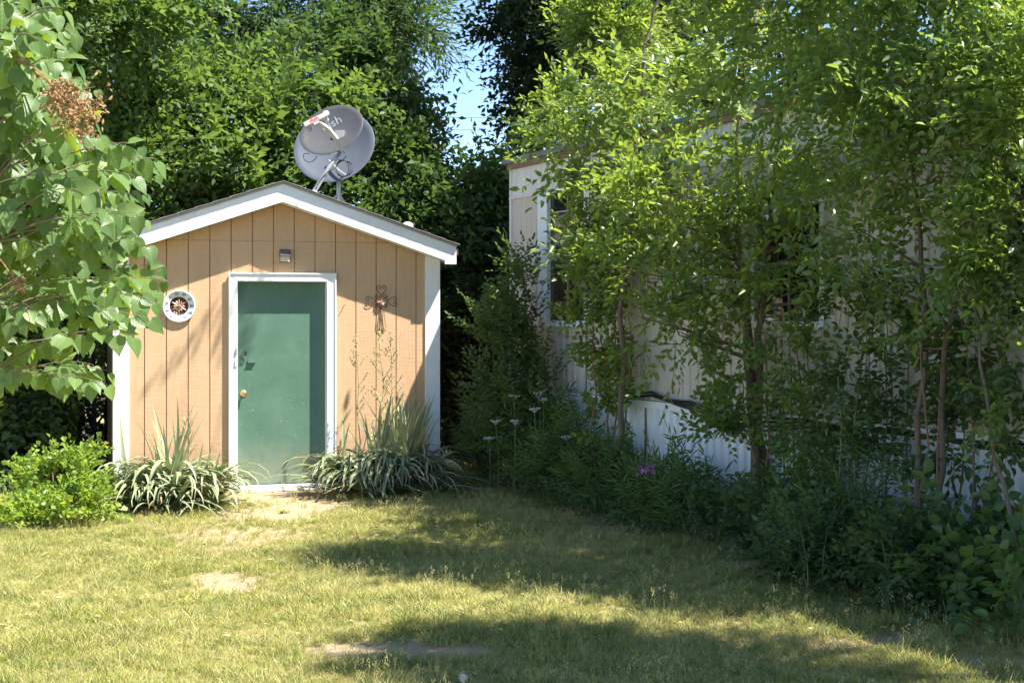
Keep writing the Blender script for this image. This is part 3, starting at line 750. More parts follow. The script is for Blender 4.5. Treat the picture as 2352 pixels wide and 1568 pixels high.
def make_dishes():
    # nearer dish
    cw = shp(2.072, .28, 3.507)
    base = shp(1.865, .12, roof_top(1.865)+.004)
    t = thing('satellite_dish', 'oval grey satellite dish with feed arm, in front of the larger dish', 'satellite dish', base)
    Fm = Matrix.Translation(cw-base)@dish_frame(R(27), R(34), R(4))
    a, b, dp = .325, .288, .055
    mb = MB(); dish_bowl(mb, a, b, dp); mb.v = [tuple(Fm@Vector(p)) for p in mb.v]
    refl = mb.build('reflector', M['dish_face'], t, True)
    par = lambda x, y: dp*((x/a)**2+(y/b)**2)-dp
    v, f = text_geo('dish', .135)
    pymesh('lettering', [Fm@Vector((x+.03, y+.105, par(x+.03, y+.105)+.0025)) for x, y, z in v], f, M['light_letter'], refl)
    arm = MB()
    p0, p1, p2, p3 = Vector((0, -b-.02, -.01)), Vector((-.0, -.245, .12)), Vector((-.03, -.20, .25)), Vector((-.07, -.135, .315))
    def bar(pts, wd, th):
        for i in range(len(pts)-1):
            A_, B_ = pts[i], pts[i+1]; d = (B_-A_).normalized(); s = d.cross(Vector((0, .6, .8))).normalized(); u = s.cross(d)
            w0, w1 = wd[i], wd[i+1]
            vv = [A_+s*w0+u*th, A_-s*w0+u*th, A_-s*w0-u*th, A_+s*w0-u*th, B_+s*w1+u*th, B_-s*w1+u*th, B_-s*w1-u*th, B_+s*w1-u*th]
            arm.add([Fm@q for q in vv], [(0, 1, 2, 3), (7, 6, 5, 4), (0, 4, 5, 1), (1, 5, 6, 2), (2, 6, 7, 3), (3, 7, 4, 0)])
    bar([p0, p1, p2, p3], [.022, .021, .024, .040], .016)
    arm.build('feed_arm', M['grey_plastic'], t)
    lnb = MB(); c = p3+Vector((-.03, .035, .01))
    Lm = Fm@Matrix.Translation(c)
    lnb.box(-.115, .115, -.028, .028, -.022, .022, Lm)
    for xx in (-.095, .09):
        lnb.lathe([(.024, 0), (.030, .012), (.031, .035), (.026, .05)], 14, Lm@Matrix.Translation((xx, -.01, -.02))@Matrix.Rotation(R(180), 4, 'X'))
    lnb.box(-.03, .03, -.06, -.028, -.018, .018, Lm)
    lo = lnb.build('feed_head', M['grey_plastic'], t)
    v, f = text_geo('dish', .062)
    pymesh('lettering', [Lm@Vector((x-.01, y, .0235)) for x, y, z in v], f, M['red_letter'], lo)
    MB().lathe([(.03, 0), (.034, .01), (.03, .02), (.012, .024)], 16, Lm@Matrix.Translation((.118, .012, .0))@Matrix.Rotation(R(0), 4, 'X')).build('feed_cap', M['thermo_white'], lo, True)
    back = Fm@Vector((.03, -.10, -.075))
    m0 = Vector((0, 0, .03))
    mid = Vector((.16, .05, .30))
    mst = MB().tube([Vector((0, 0, -.02)), m0, mid, Vector((.245, .09, .42)), back], [.024, .024, .022, .022, .022], 10)
    mst.build('mast', M['galv'], t, True)
    br = MB().box(-.045, .045, -.03, .03, -.035, .09, Matrix.Translation(back)); br.build('bracket', M['galv'], t)
    sl = math.atan(PIT)
    MB().box(-.075, .075, -.05, .05, -.004, .008, Matrix.Rotation(SH_A, 4, 'Z')@Matrix.Rotation(sl, 4, 'Y')).lathe([(.032, 0), (.03, .05), (.02, .055)], 12, Matrix.Rotation(R(25), 4, 'Y')).build('foot', M['thermo_white'], t)
    # cables: down the arm, round in a coil and to the mast foot
    cb = MB()
    e = Fm@p0
    cen = e+Vector((.0, .0, -.17))
    rg = random.Random(4)
    for k in range(3):
        pts = [cen+Vector((( .062+.012*k)*math.cos(q)+.01*k, .012*k*math.sin(3*q)-.02, (.085-.006*k)*math.sin(q))) for q in [i*math.pi/12 for i in range(25)]]
        cb.tube(pts, .0038, 5, False)
    cb.tube(bez(e, e+Vector((.07, -.03, -.05)), cen+Vector((0, -.02, .085)), 8), .004, 5)
    cb.tube(bez(e, e+Vector((-.12, -.03, -.10)), cen+Vector((.02, -.02, .085)), 8), .004, 5)
    cb.tube(bez(cen+Vector((-.06, -.02, .0)), Vector((.10, .0, .25)), Vector((.03, -.03, .06)), 8), .004, 5)
    cb.tube(bez(cen+Vector((0, -.02, -.085)), cen+Vector((-.06, .05, -.12)), cen+Vector((.0, .15, -.16)), 6), .006, 5)
    l0 = Fm@Vector((-.30, -.13, -.03))
    cb.tube(bez(l0, l0+Vector((-.09, 0, .02)), l0+Vector((-.05, 0, -.06)), 6)+bez(l0+Vector((-.05, 0, -.06)), l0+Vector((.02, 0, -.12)), l0+Vector((.07, .03, -.02)), 6)[1:], .0035, 5)
    cb.build('cable', M['black_rubber'], t, True)
    # larger dish behind
    cw = shp(2.18, .74, 3.40)
    base = shp(2.22, .70, roof_top(2.22)+.004)
    t = thing('satellite_dish', 'larger grey satellite dish, shade tinted bluish, standing behind the oval one', 'satellite dish', base)
    Fm = Matrix.Translation(cw-base)@dish_frame(R(25), R(24), R(3))
    mb = MB(); dish_bowl(mb, .42, .405, .07); mb.v = [tuple(Fm@Vector(p)) for p in mb.v]
    mb.build('reflector', M['dish_skylit'], t, True)
    MB().tube([Vector((0, 0, -.02)), Vector((0, 0, .25)), Fm@Vector((0, -.12, -.10)), Fm@Vector((0, 0, -.09))], .024, 10).build('mast', M['galv'], t, True)
    MB().box(-.07, .07, -.04, .04, -.03, .06, Matrix.Translation(Fm@Vector((0, -.02, -.10)))).build('bracket', M['galv'], t)
    MB().tube([Fm@Vector((-.11, -.12, -.02)), Fm@Vector((-.06, -.30, .02)), Fm@Vector((-.01, -.41, .05))], .012, 6).build('feed_strut', M['galv'], t)
    legs = [(-.13, -.07), (.16, -.02), (0, .14)]
    for lx, ly in legs:
        p = shp(2.22, .70, 0); q = p+Vector((lx, ly, 0)); s_, _ = sh_local(q.x, q.y)
        zz = roof_top(s_)+.004-base.z
        MB().tube([Vector((0, 0, .20)), Vector((lx, ly, zz))], .013, 6).build('leg', M['galv'], t)
    MB().box(-.10, .10, -.08, .08, -.004, .01, Matrix.Rotation(SH_A, 4, 'Z')@Matrix.Rotation(sl, 4, 'Y')).build('foot', M['galv'], t)
make_dishes()

# ------------------------------------------------------------------ mobile home
def ribbed(x0, x1, z0, z1, y, per, ribw, dep, phase=0):
    """sheet facing -y with vertical ribs"""
    xs = []; n = int((x1-x0)/per)+2; x = x0-phase
    prof = []
    while x < x1+per:
        prof += [(x, 0), (x+per-ribw, 0), (x+per-ribw*.8, dep), (x+per-ribw*.2, dep)]; x += per
    prof = [(min(max(px, x0), x1), d) for px, d in prof]
    out = [prof[0]]
    for p in prof[1:]:
        if p[0]-out[-1][0] > 1e-5: out.append(p)
    v = []; f = []
    for px, d in out: v += [(px, y-d, z0), (px, y-d, z1)]
    for i in range(len(out)-1): f.append((2*i, 2*i+2, 2*i+3, 2*i+1))
    return v, f
def make_home():
    LEN = 13.6; WID = 3.7
    t = thing('mobile_home', 'beige ribbed metal mobile home with white skirting and rusty roof edge', 'mobile home', TR_O, TR_A)
    wins = [(.86, 1.62, 1.62, 2.84, True), (4.35, 5.15, 1.62, 2.45, False), (6.92, 7.9, 1.60, 2.5, False), (10.5, 11.4, 1.6, 2.5, False)]
    # lower wall, in strips round the windows
    wl = MB(); xs = 0.0
    segs = []
    for (a, b, z0, z1, big) in wins:
        segs.append((xs, a, .95, 2.86)); segs.append((a, b, .95, z0)); segs.append((a, b, z1, 2.86)); xs = b
    segs.append((xs, LEN, .95, 2.86))
    for (a, b, z0, z1) in segs:
        if z1-z0 < .03: continue
        v, f = ribbed(a, b, z0, z1, 0, .118, .045, .011, phase=a % .118); wl.add(v, f)
    wl.build('wall', M['alu'], t)
    v, f = ribbed(0, LEN, 2.862, 3.155, -.006, .118, .045, .009); MB().add(v, f).build('upper_band', M['alu_white'], t)
    MB().box(-.015, LEN, -.028, -.001, 2.848, 2.868).build('belt_trim', M['alu_white'], t)
    MB().box(-.02, LEN, -.05, .0, 3.150, 3.205).build('roof_trim', M['rustedge'], t)
    rf = MB(); rf.prism([(-.06, 3.206), (-.06, 3.256), (LEN+.03, 3.256), (LEN+.03, 3.206)][::-1], -.085, WID+.08)
    rf.build('roof', M['roofedge'], t)
    # ends and rear wall
    MB().box(-.0005, .05, .03, WID, .95, 3.15).build('end_wall', M['alu'], t)
    MB().box(LEN-.05, LEN, .03, WID, .95, 3.15).build('end_wall', M['alu'], t)
    MB().box(.05, LEN-.05, WID-.05, WID, .95, 3.15).build('rear_wall', M['alu'], t)
    MB().box(-.022, .022, -.02, .03, .95, 3.15).build('corner_trim', M['alu_white'], t)
    MB().box(.051, LEN-.051, .03, WID-.05, .93, .99).build('floor', M['roofedge'], t)
    # skirting: panels of ribbed vinyl under a top rail
    MB().box(-.02, LEN, -.035, .012, .885, .945).build('skirt_rail', M['skirt'], t)
    n = 14; pw = LEN/n
    for i in range(n):
        a, b = i*pw+.0006, (i+1)*pw-.0006
        v, f = ribbed(a, b, .0, .884, .004, pw/9, .05, .022)
        MB().add(v, f).build('skirt_panel', M['skirt'], t)
    v, f = ribbed(0, WID, 0, .95, 0, .10, .05, .014)
    MB().add([(.002+q[1], WID-q[0], q[2]) for q in v], f).build('skirt_panel', M['skirt'], t)
    MB().box(.0, LEN, .0065, .034, .0, .884).build('skirt_backing', M['skirt'], t)
    # windows
    for (a, b, z0, z1, big) in wins:
        w_ = thing('window', '', ''); del w_['label']; del w_['category']; w_.parent = t
        if big:
            fr = MB().box(a-.21, a, -.03, .02, z0-.0, z1-.0).box(b, b+.10, -.03, .02, z0, z1).box(a-.21, b+.10, -.034, .02, z1+.0005, z1+.016).box(a-.23, b+.12, -.05, .02, z0-.055, z0-.0005)
        else:
            fr = MB().box(a-.05, a, -.03, .02, z0, z1).box(b, b+.05, -.03, .02, z0, z1).box(a-.05, b+.05, -.031, .02, z1+.0005, z1+.05).box(a-.06, b+.06, -.04, .02, z0-.05, z0-.0005)
        fr.build('frame', M['winframe'], w_)
        mid = (z0+z1)/2
        MB().box(a+.004, b-.004, .008, .014, z0+.002, mid-.016).build('pane', M['glass'], w_)
        MB().box(a+.004, b-.004, .008, .014, mid+.016, z1-.002).build('pane', M['glass'], w_)
        mt = MB().box(a+.002, b-.002, -.012, .010, mid-.015, mid+.015)
        nm = 2
        for k in range(1, nm): mt.box(a+(b-a)*k/nm-.007, a+(b-a)*k/nm+.007, -.004, .0075, z0+.002, mid-.0155).box(a+(b-a)*k/nm-.007, a+(b-a)*k/nm+.007, -.004, .0075, mid+.0155, z1-.002)
        for zz in ((mid+z1)/2+.12,): mt.box(a+.003, b-.003, -.0035, .007, zz-.007, zz+.007)
        mt.build('muntin', M['galv'], w_)
    return t
home = make_home()
TRM = Matrix.Translation(TR_O)@Matrix.Rotation(TR_A, 4, 'Z')
def trp(tx, d, z): return TRM@Vector((tx, -d, z))          # d: distance out from the wall
def make_cables():
    def run(pts, r): 
        out = []
        for i in range(len(pts)-1):
            a, b = pts[i], pts[i+1]; m = (a+b)/2-Vector((0, 0, .03))
            s = bez(a, m, b, 6); out += s if i == 0 else s[1:]
        return out
    base = trp(2.2, .05, .96)
    c = thing('utility_cable', 'bundle of black cables sagging along the top of the white skirting', 'cable', base)
    mb = MB()
    rg = random.Random(9)
    for k in range(4):
        pts = [trp(2.2, .045, .97+.012*k), trp(2.9, .06, 1.0+.015*k-.02*(k % 2)), trp(3.5, .07, .98-.02*k), trp(4.1, .06, .93-.045*k), trp(5.0, .05, .93-.02*k), trp(6.0, .05, .90+.01*k), trp(7.4, .045, .93-.03*k), trp(8.6, .045, .95)]
        mb.tube([p-base for p in run(pts, 0)], .011 if k == 0 else .008, 6)
    mb.build('cable_strand', M['black_rubber'], c, True)
make_cables()

# ------------------------------------------------------------------ trees along the mobile home
def cl(*rows):
    """rows of (px, py, depth, rx, ry, rz, n)"""
    return [(D(x, y, Y), (rx, ry, rz), n) for x, y, Y, rx, ry, rz, n in rows]
def gpt(x, Y): return Vector(((x-CX)/FX*Y, Y, 0))

# young elm by the window corner, leaning over the roof
b = gpt(1420, 12.35)
plant('elm_tree', 'young elm whose bright leafy boughs hang over the rusty roof corner', 'tree', b,
      cl((1400, 375, 12.6, .3, .3, .15, 50), (1520, 410, 12.2, .3, .3, .18, 60), (1440, 450, 12.4, .2, .2, .14, 36), (1400, 190, 12.6, .35, .4, .3, 44), (1560, 200, 12.2, .45, .5, .4, 64), (1470, 270, 12.4, .4, .4, .28, 54), (1350, 285, 12.9, .22, .3, .16, 21), (1620, 320, 11.9, .35, .4, .25, 44), (1290, 300, 13.3, .18, .2, .12, 12), (1480, 345, 12.3, .35, .3, .14, 29), (1075, -745, 13.25, .22, .2, .14, 6), (1260, -690, 13.1, .3, .3, .2, 6)),
      'elm_hi', M['L_elm'], M['bark'], [b, D(1425, 930, 12.3), D(1450, 500, 12.3), D(1480, 100, 12.4), D(1530, -60, 12.3)], .03, seed=11, size=(.36, .62), upb=.1, sprays=60)

# main elm with visible trunks
b = gpt(1745, 10.75)
plant('elm_tree', 'elm with several grey trunks rising from the undergrowth before the beige wall', 'tree', b,
      cl((1620, 480, 10.90, .3, .3, .25, 24), (1740, 440, 10.50, .35, .3, .28, 29), (1540, 380, 11.20, .35, .3, .2, 24), (1880, 300, 9.92, .3, .35, .3, 24), (1870, 520, 10.20, .22, .3, .22, 17), (1790, 230, 9.90, .35, .35, .3, 29), (1480, 400, 11.40, .38, .35, .22, 24), (1560, 470, 11.10, .35, .35, .28, 29), (1650, 400, 10.90, .4, .4, .3, 34), (1760, 330, 10.46, .4, .4, .35, 37), (1430, 500, 11.50, .22, .3, .2, 13), (1850, 430, 10.40, .35, .4, .3, 27),
         (1600, 570, 10.90, .3, .3, .2, 23), (1500, 600, 11.20, .22, .25, .16, 12), (1700, 540, 10.60, .3, .3, .22, 21), (1820, 590, 10.40, .22, .3, .18, 14), (1700, 220, 10.16, .45, .4, .35, 37), (1830, 180, 9.58, .45, .4, .35, 34),
         (1740, 80, 9.70, .5, .45, .4, 37), (1860, 30, 9.40, .5, .45, .4, 31), (1780, -60, 9.60, .5, .45, .4, 110), (1440, 620, 11.30, .2, .2, .2, 16), (1500, 500, 11.10, .25, .25, .2, 21), (1560, 640, 11.00, .22, .2, .18, 16), (1640, 620, 10.80, .24, .2, .2, 17), (1480, 730, 11.20, .16, .2, .16, 10), (1560, 770, 11.00, .16, .2, .16, 9), (1650, 700, 10.70, .18, .2, .18, 12), (1880, 680, 10.10, .2, .2, .18, 14), (1780, 640, 10.40, .2, .2, .18, 14), (1650, 690, 10.80, .14, .18, .13, 6), (1580, 660, 11.00, .16, .2, .14, 7)),
      'elm_hi', M['L_elm'], M['bark'],
      [[b, D(1735, 1000, 10.75), D(1715, 760, 10.75), D(1690, 520, 10.8), D(1700, 250, 10.75), D(1740, 20, 10.7)],
       [b+Vector((.03, .04, 0)), D(1745, 900, 10.8), D(1752, 640, 10.75), D(1780, 400, 10.6), D(1810, 150, 10.5)],
       [b+Vector((-.03, .05, 0)), D(1728, 860, 10.85), D(1712, 640, 10.9), D(1640, 470, 10.95)]], .034, seed=12, size=(.32, .60), upb=.05, sprays=110)

# right-hand elm
b = gpt(2120, 8.75)
plant('elm_tree', 'tall elm with crown dappled by sun between the side windows', 'tree', b,
      cl((1940, 620, 9.10, .2, .25, .18, 14), (2080, 600, 8.80, .2, .25, .16, 13), (2170, 650, 8.60, .2, .25, .18, 14), (2260, 560, 8.30, .22, .25, .18, 14), (2020, 720, 8.90, .15, .2, .15, 7), (2120, 800, 8.70, .15, .2, .16, 8), (1900, 330, 9.30, .35, .35, .3, 24), (1930, 120, 8.75, .4, .4, .3, 26), (2180, 390, 8.60, .35, .35, .22, 24), (2290, 250, 7.85, .3, .35, .25, 22), (2060, 200, 8.45, .4, .35, .3, 28), (2240, 130, 8.05, .35, .35, .25, 24), (2100, 110, 8.35, .4, .35, .3, 26), (2330, 330, 8.10, .25, .3, .25, 17), (2030, 500, 8.90, .22, .3, .16, 13), (2170, 540, 8.60, .2, .3, .14, 11), (1960, 230, 8.65, .4, .4, .3, 26), (2060, 330, 8.90, .4, .4, .28, 28), (1980, 400, 9.10, .3, .35, .24, 19), (2150, 200, 8.25, .4, .4, .3, 26), (2240, 310, 8.40, .35, .35, .28, 24), (2110, 450, 8.80, .3, .35, .2, 18),
         (2230, 470, 8.50, .3, .35, .2, 18), (1960, 520, 9.10, .24, .3, .2, 15), (2000, 90, 8.55, .45, .4, .3, 28), (2170, 60, 8.25, .45, .4, .3, 28), (2310, 150, 7.85, .4, .4, .35, 26), (2330, 420, 8.10, .3, .35, .25, 17),
         (2050, -60, 8.90, .5, .5, .35, 130), (2230, -90, 8.60, .5, .5, .4, 120), (2120, -260, 8.80, .6, .6, .45, 150), (1980, -180, 9.00, .55, .5, .4, 130), (2250, -330, 8.60, .5, .5, .45, 150), (2050, -420, 8.90, .55, .5, .45, 190), (1900, -330, 9.20, .5, .45, .4, 150), (2120, -560, 8.80, .5, .5, .5, 170), (1960, -560, 9.00, .45, .45, .45, 140)),
      'elm', M['L_elm2'], M['bark'],
      [[b, D(2110, 1050, 8.75), D(2125, 700, 8.8), D(2090, 350, 8.85), D(2110, 0, 8.8), D(2100, -300, 8.8)], [b+Vector((.05, .02, 0)), D(2170, 800, 8.6), D(2260, 450, 8.4), D(2300, 100, 8.3)]], .022, seed=13, size=(.32, .58), upb=.05, sprays=110)

# elm at the edge of the view
b = gpt(2420, 7.75)
plant('elm_tree', 'slim elm leaning past the last window with stems crossing the white skirting', 'tree', b,
      cl((2290, 180, 8.1, .22, .3, .2, 42), (2250, 330, 8.2, .22, .3, .2, 42), (2330, 90, 8.0, .25, .3, .25, 49), (2320, 440, 8.0, .22, .3, .2, 42), (2180, 300, 8.4, .2, .3, .2, 31), (2300, 560, 8.05, .26, .3, .2, 56), (2350, 640, 7.95, .25, .3, .2, 49), (2230, 620, 8.25, .2, .25, .14, 31), (2340, 300, 7.95, .25, .35, .3, 56), (2360, 480, 7.95, .25, .3, .25, 49), (2380, 900, 7.85, .2, .25, .2, 35), (2420, 100, 7.95, .35, .4, .4, 62), (2430, 700, 7.85, .3, .3, .3, 49)),
      'elm', M['L_elm2'], M['bark'],
      [[b, D(2330, 1230, 7.75), D(2275, 1000, 7.9), D(2250, 780, 8.05), D(2240, 640, 8.15)], [b+Vector((.04, .04, 0)), D(2380, 1000, 7.85), D(2360, 600, 7.95), D(2390, 150, 7.95)]], .017, seed=14, size=(.24, .42), upb=.05, sprays=60)

# tree beyond the frame that shades the near lawn
b = Vector((2.95, 6.40, 0))
plant('elm_tree', 'tall elm past the drooping plants whose shade falls on the near lawn', 'tree', b,
      [(Vector((2.75, 6.20, 4.6)), (.75, .6, .6), 900), (Vector((3.3, 5.90, 5.2)), (.8, .7, .6), 840), (Vector((3.4, 5.50, 4.2)), (.7, .7, .6), 720), (Vector((3.5, 4.70, 4.8)), (.9, .9, .7), 900), (Vector((4.3, 5.70, 5.3)), (.8, .8, .6), 700), (Vector((4.2, 4.50, 4.6)), (.9, .9, .6), 700), (Vector((3.3, 5.40, 3.0)), (.5, .6, .5), 420)],
      'elm', M['L_elm2'], M['bark'], [b, Vector((2.95, 6.35, 2.2)), Vector((2.95, 6.30, 4.2)), Vector((3.0, 6.10, 5.2))], .055, seed=15, size=(.3, .5))

# ------------------------------------------------------------------ shrubs and saplings before the wall
b = gpt(1185, 14.0)
plant('privet_shrub', 'dense dark green shrub standing at the corner of the mobile home', 'shrub', b,
      cl((1215, 650, 14.0, .16, .2, .28, 75), (1190, 760, 14.0, .24, .25, .3, 112), (1125, 770, 14.1, .18, .22, .28, 87), (1245, 790, 13.8, .2, .2, .28, 87), (1150, 880, 14.0, .24, .25, .3, 112), (1230, 900, 13.8, .26, .25, .3, 112), (1190, 1000, 13.9, .32, .3, .3, 137), (1260, 980, 13.6, .2, .2, .25, 75)),
      'shrub', M['L_shrub'], M['twig'], [[b, D(1190, 900, 14), D(1210, 640, 14)], [b+Vector((-.06, 0, 0)), D(1130, 760, 14.1)], [b+Vector((.06, .0, 0)), D(1245, 780, 13.8)]], .016, seed=21, size=(.24, .42), upb=.5, part='foliage')
b = gpt(1395, 12.75)
plant('sapling', 'leafy sapling before the tall window with a sunlit yellowish tip', 'sapling', b,
      cl((1350, 520, 12.6, .15, .2, .16, 44), (1400, 570, 12.6, .18, .2, .18, 54), (1450, 540, 12.5, .18, .2, .18, 54), (1345, 445, 12.7, .14, .2, .12, 30), (1335, 610, 12.7, .15, .2, .16, 60), (1370, 690, 12.7, .18, .2, .2, 75), (1430, 640, 12.6, .16, .2, .18, 50), (1400, 780, 12.7, .18, .2, .2, 65), (1440, 860, 12.6, .18, .2, .22, 65), (1380, 900, 12.8, .16, .2, .2, 50), (1420, 980, 12.6, .2, .2, .22, 68)),
      'ovate', M['L_elm'], M['twig'], [[b, D(1400, 900, 12.75), D(1370, 660, 12.7), D(1340, 570, 12.7)], [b+Vector((.05, 0, 0)), D(1450, 850, 12.6), D(1440, 620, 12.6)], [gpt(1370, 12.55), D(1361, 820, 12.60), D(1356, 598, 12.60)], [gpt(1420, 12.59), D(1415, 820, 12.60), D(1398, 676, 12.60)], [gpt(1475, 12.57), D(1482, 820, 12.60), D(1488, 613, 12.60)], [gpt(1500, 12.55), D(1487, 820, 12.60), D(1483, 691, 12.60)]], .010, seed=22, size=(.22, .36), upb=.4, part='foliage', sprays=60)
b = gpt(1800, 10.3)
plant('sapling', 'thin stemmed sapling in front of the grey elm trunks', 'sapling', b,
      cl((1800, 760, 10.35, .13, .2, .15, 40), (1850, 840, 10.2, .14, .2, .17, 45), (1800, 930, 10.3, .15, .2, .15, 42), (1870, 950, 10.1, .17, .2, .18, 52), (1650, 880, 10.6, .12, .2, .14, 30), (1660, 1000, 10.5, .14, .18, .10, 32), (1840, 1060, 10.1, .22, .22, .17, 72), (1650, 980, 10.7, .14, .16, .08, 32)),
      'ovate', M['L_elm2'], M['twig'], [[b, D(1800, 950, 10.3), D(1790, 740, 10.35)], [b+Vector((.07, .02, 0)), D(1870, 950, 10.1), D(1850, 760, 10.2)], [b+Vector((-.08, .04, 0)), D(1720, 1000, 10.5), D(1700, 850, 10.5)], [gpt(1765, 10.36), D(1760, 925, 10.30), D(1746, 670, 10.30)], [gpt(1815, 10.29), D(1817, 925, 10.30), D(1814, 734, 10.30)], [gpt(1850, 10.22), D(1845, 925, 10.30), D(1829, 691, 10.30)], [gpt(1895, 10.22), D(1900, 925, 10.30), D(1908, 726, 10.30)]], .009, seed=23, size=(.2, .34), upb=.2, part='foliage', sprays=90)
b = gpt(2000, 9.5)
plant('sapling', 'sparse upright sapling with oval leaves before the tan siding', 'sapling', b,
      cl((2010, 670, 9.6, .14, .18, .14, 32), (1950, 720, 9.7, .16, .18, .16, 42), (1985, 800, 9.6, .15, .18, .17, 35), (1950, 900, 9.6, .17, .2, .16, 45), (2020, 930, 9.5, .15, .2, .16, 35), (2060, 820, 9.5, .1, .14, .12, 15), (1930, 1010, 9.6, .17, .2, .14, 45), (2050, 1030, 9.4, .13, .15, .12, 25)),
      'ovate', M['L_shrub'], M['greenstem'], [[b, D(2000, 900, 9.55), D(1975, 660, 9.65)], [b+Vector((.05, .02, 0)), D(2050, 900, 9.5), D(2020, 640, 9.6)], [b+Vector((-.07, .03, 0)), D(1940, 950, 9.6), D(1950, 700, 9.7)], [gpt(1920, 9.55), D(1924, 860, 9.50), D(1942, 570, 9.50)], [gpt(1965, 9.53), D(1976, 860, 9.50), D(1981, 596, 9.50)], [gpt(1985, 9.51), D(1988, 860, 9.50), D(1990, 579, 9.50)], [gpt(2035, 9.49), D(2036, 860, 9.50), D(2031, 679, 9.50)], [gpt(2075, 9.51), D(2085, 860, 9.50), D(2097, 592, 9.50)]], .0075, seed=24, size=(.2, .34), upb=.25, part='foliage', sprays=70)
b = gpt(2210, 8.7)
plant('sapling', 'broad leaved dark sapling screening the skirting below the last window', 'sapling', b,
      cl((2140, 760, 9.0, .14, .18, .14, 32), (2190, 830, 8.8, .16, .2, .16, 45), (2150, 930, 8.9, .12, .18, .14, 25), (2240, 920, 8.6, .17, .2, .16, 47), (2200, 1040, 8.7, .17, .2, .14, 45), (2290, 1020, 8.5, .16, .2, .16, 42), (2320, 830, 8.4, .14, .2, .14, 30), (2260, 1130, 8.5, .2, .2, .14, 20)),
      'ovate', M['L_shrub'], M['twig'], [[b, D(2215, 1000, 8.7), D(2180, 760, 8.85)], [b+Vector((.08, 0, 0)), D(2290, 1000, 8.5), D(2310, 800, 8.4)], [b+Vector((.03, .05, 0)), D(2240, 950, 8.6), D(2200, 820, 8.75)], [gpt(2130, 8.56), D(2121, 900, 8.55), D(2116, 712, 8.55)], [gpt(2165, 8.50), D(2160, 900, 8.55), D(2171, 740, 8.55)], [gpt(2225, 8.52), D(2226, 900, 8.55), D(2212, 696, 8.55)], [gpt(2265, 8.55), D(2275, 900, 8.55), D(2281, 658, 8.55)], [gpt(2300, 8.59), D(2303, 900, 8.55), D(2306, 728, 8.55)]], .0085, seed=25, size=(.22, .36), upb=.2, part='foliage', sprays=90)

# ------------------------------------------------------------------ undergrowth
def weedy(x, y, h, r, label, tp='weed', mat='L_weed', seed=0, n=60, size=(.2, .34), group=None, name='tall_weed', cat='weed', nst=5, upb=.7):
    b = G(x, y); rg = random.Random(seed)
    tx, ty = tr_local(b.x, b.y)
    if ty > -.28-.5*r: b = trp(tx, .28+.5*r, 0)
    clumps = []; stems = []
    for k in range(nst):
        a = rg.uniform(0, 6.28); q = rg.uniform(.2, 1)*r; top = b+Vector((q*math.cos(a), q*math.sin(a), h*rg.uniform(.7, 1.02)))
        st = b+Vector((q*.5*math.cos(a), q*.5*math.sin(a), -.01)); stems.append([st, st.lerp(top, .5)+Vector((rg.uniform(-.02, .02), rg.uniform(-.02, .02), 0)), top])
        for u in (.3, .58, .85): clumps.append((st.lerp(top, u), (.09+.25*r, .09+.25*r, h*.16), max(3, int(n/nst/3))))
    return plant(name, label, cat, b, clumps, tp, M[mat], M['greenstem'], stems, .006, seed=seed, size=size, upb=upb, limbs=False, part='foliage', group=group, roll=.5)
g1 = 'tall weeds along the skirting'
WL = 'leafy green weeds growing thick along the foot of the mobile home'
WLS = ['short weeds at the foot of the dark corner shrub', 'weeds standing among the white yarrow stalks', 'tall weeds beneath the yellow tipped sapling', 'tall weeds beneath the yellow tipped sapling', 'low weeds at the lawn edge below the yarrow',
       'low weeds at the lawn edge below the yarrow', 'weeds around the base of the young elm', 'low weeds beside the pink blossoms', 'weeds pressed against the skirting under the tall window', 'weeds beneath the pink blossoms', 'weeds beneath the pink blossoms',
       'weeds before the bare white skirting panel', 'weeds before the bare white skirting panel', 'weeds at the foot of the grey elm trunks']
for i, (x, y, h, r) in enumerate([(1165, 1100, .55, .22), (1240, 1112, .75, .25), (1310, 1128, .95, .25), (1385, 1140, .85, .28), (1290, 1150, .5, .28), (1370, 1165, .45, .3), (1450, 1150, .75, .25), (1460, 1185, .45, .28), (1330, 1098, .9, .2), (1540, 1175, .4, .28), (1540, 1205, .35, .3), (1620, 1205, .42, .28), (1630, 1240, .36, .3), (1700, 1215, .48, .28)]):
    weedy(x, y, h, r, WLS[i], seed=100+i, n=110, group=g1)
g2 = 'broad leaved ground plants in the shade'
VL = ['low broad leaved plant at the foot of the several trunked elm', 'oval leaved plant beneath the thin stemmed sapling', 'narrow leaved plant beneath the thin stemmed sapling', 'broad leaved plant at the lawn edge below the thin stemmed sapling',
      'oval leaved plant at the lawn edge before the sparse upright sapling', 'narrow leaved plant before the sparse upright sapling', 'broad leaved plant under the sparse upright sapling', 'oval leaved plant beside the fresh drooping plants']
for i, (x, y, h, r, mt) in enumerate([(1740, 1270, .5, .3, 'L_vine'), (1840, 1290, .5, .32, 'L_vine'), (1930, 1310, .45, .34, 'L_weed'), (1800, 1330, .45, .3, 'L_vine'), (1890, 1365, .5, .32, 'L_vine'), (1990, 1370, .42, .32, 'L_weed'), (2040, 1330, .42, .3, 'L_vine'), (2070, 1400, .45, .28, 'L_vine')]):
    weedy(x, y, h, r, VL[i], ('broad', 'ovate', 'weed')[i % 3], mt, seed=140+i, n=120, size=(.15, .30), group=g2, name='broad_leaf_plant', cat='plant', upb=.35)
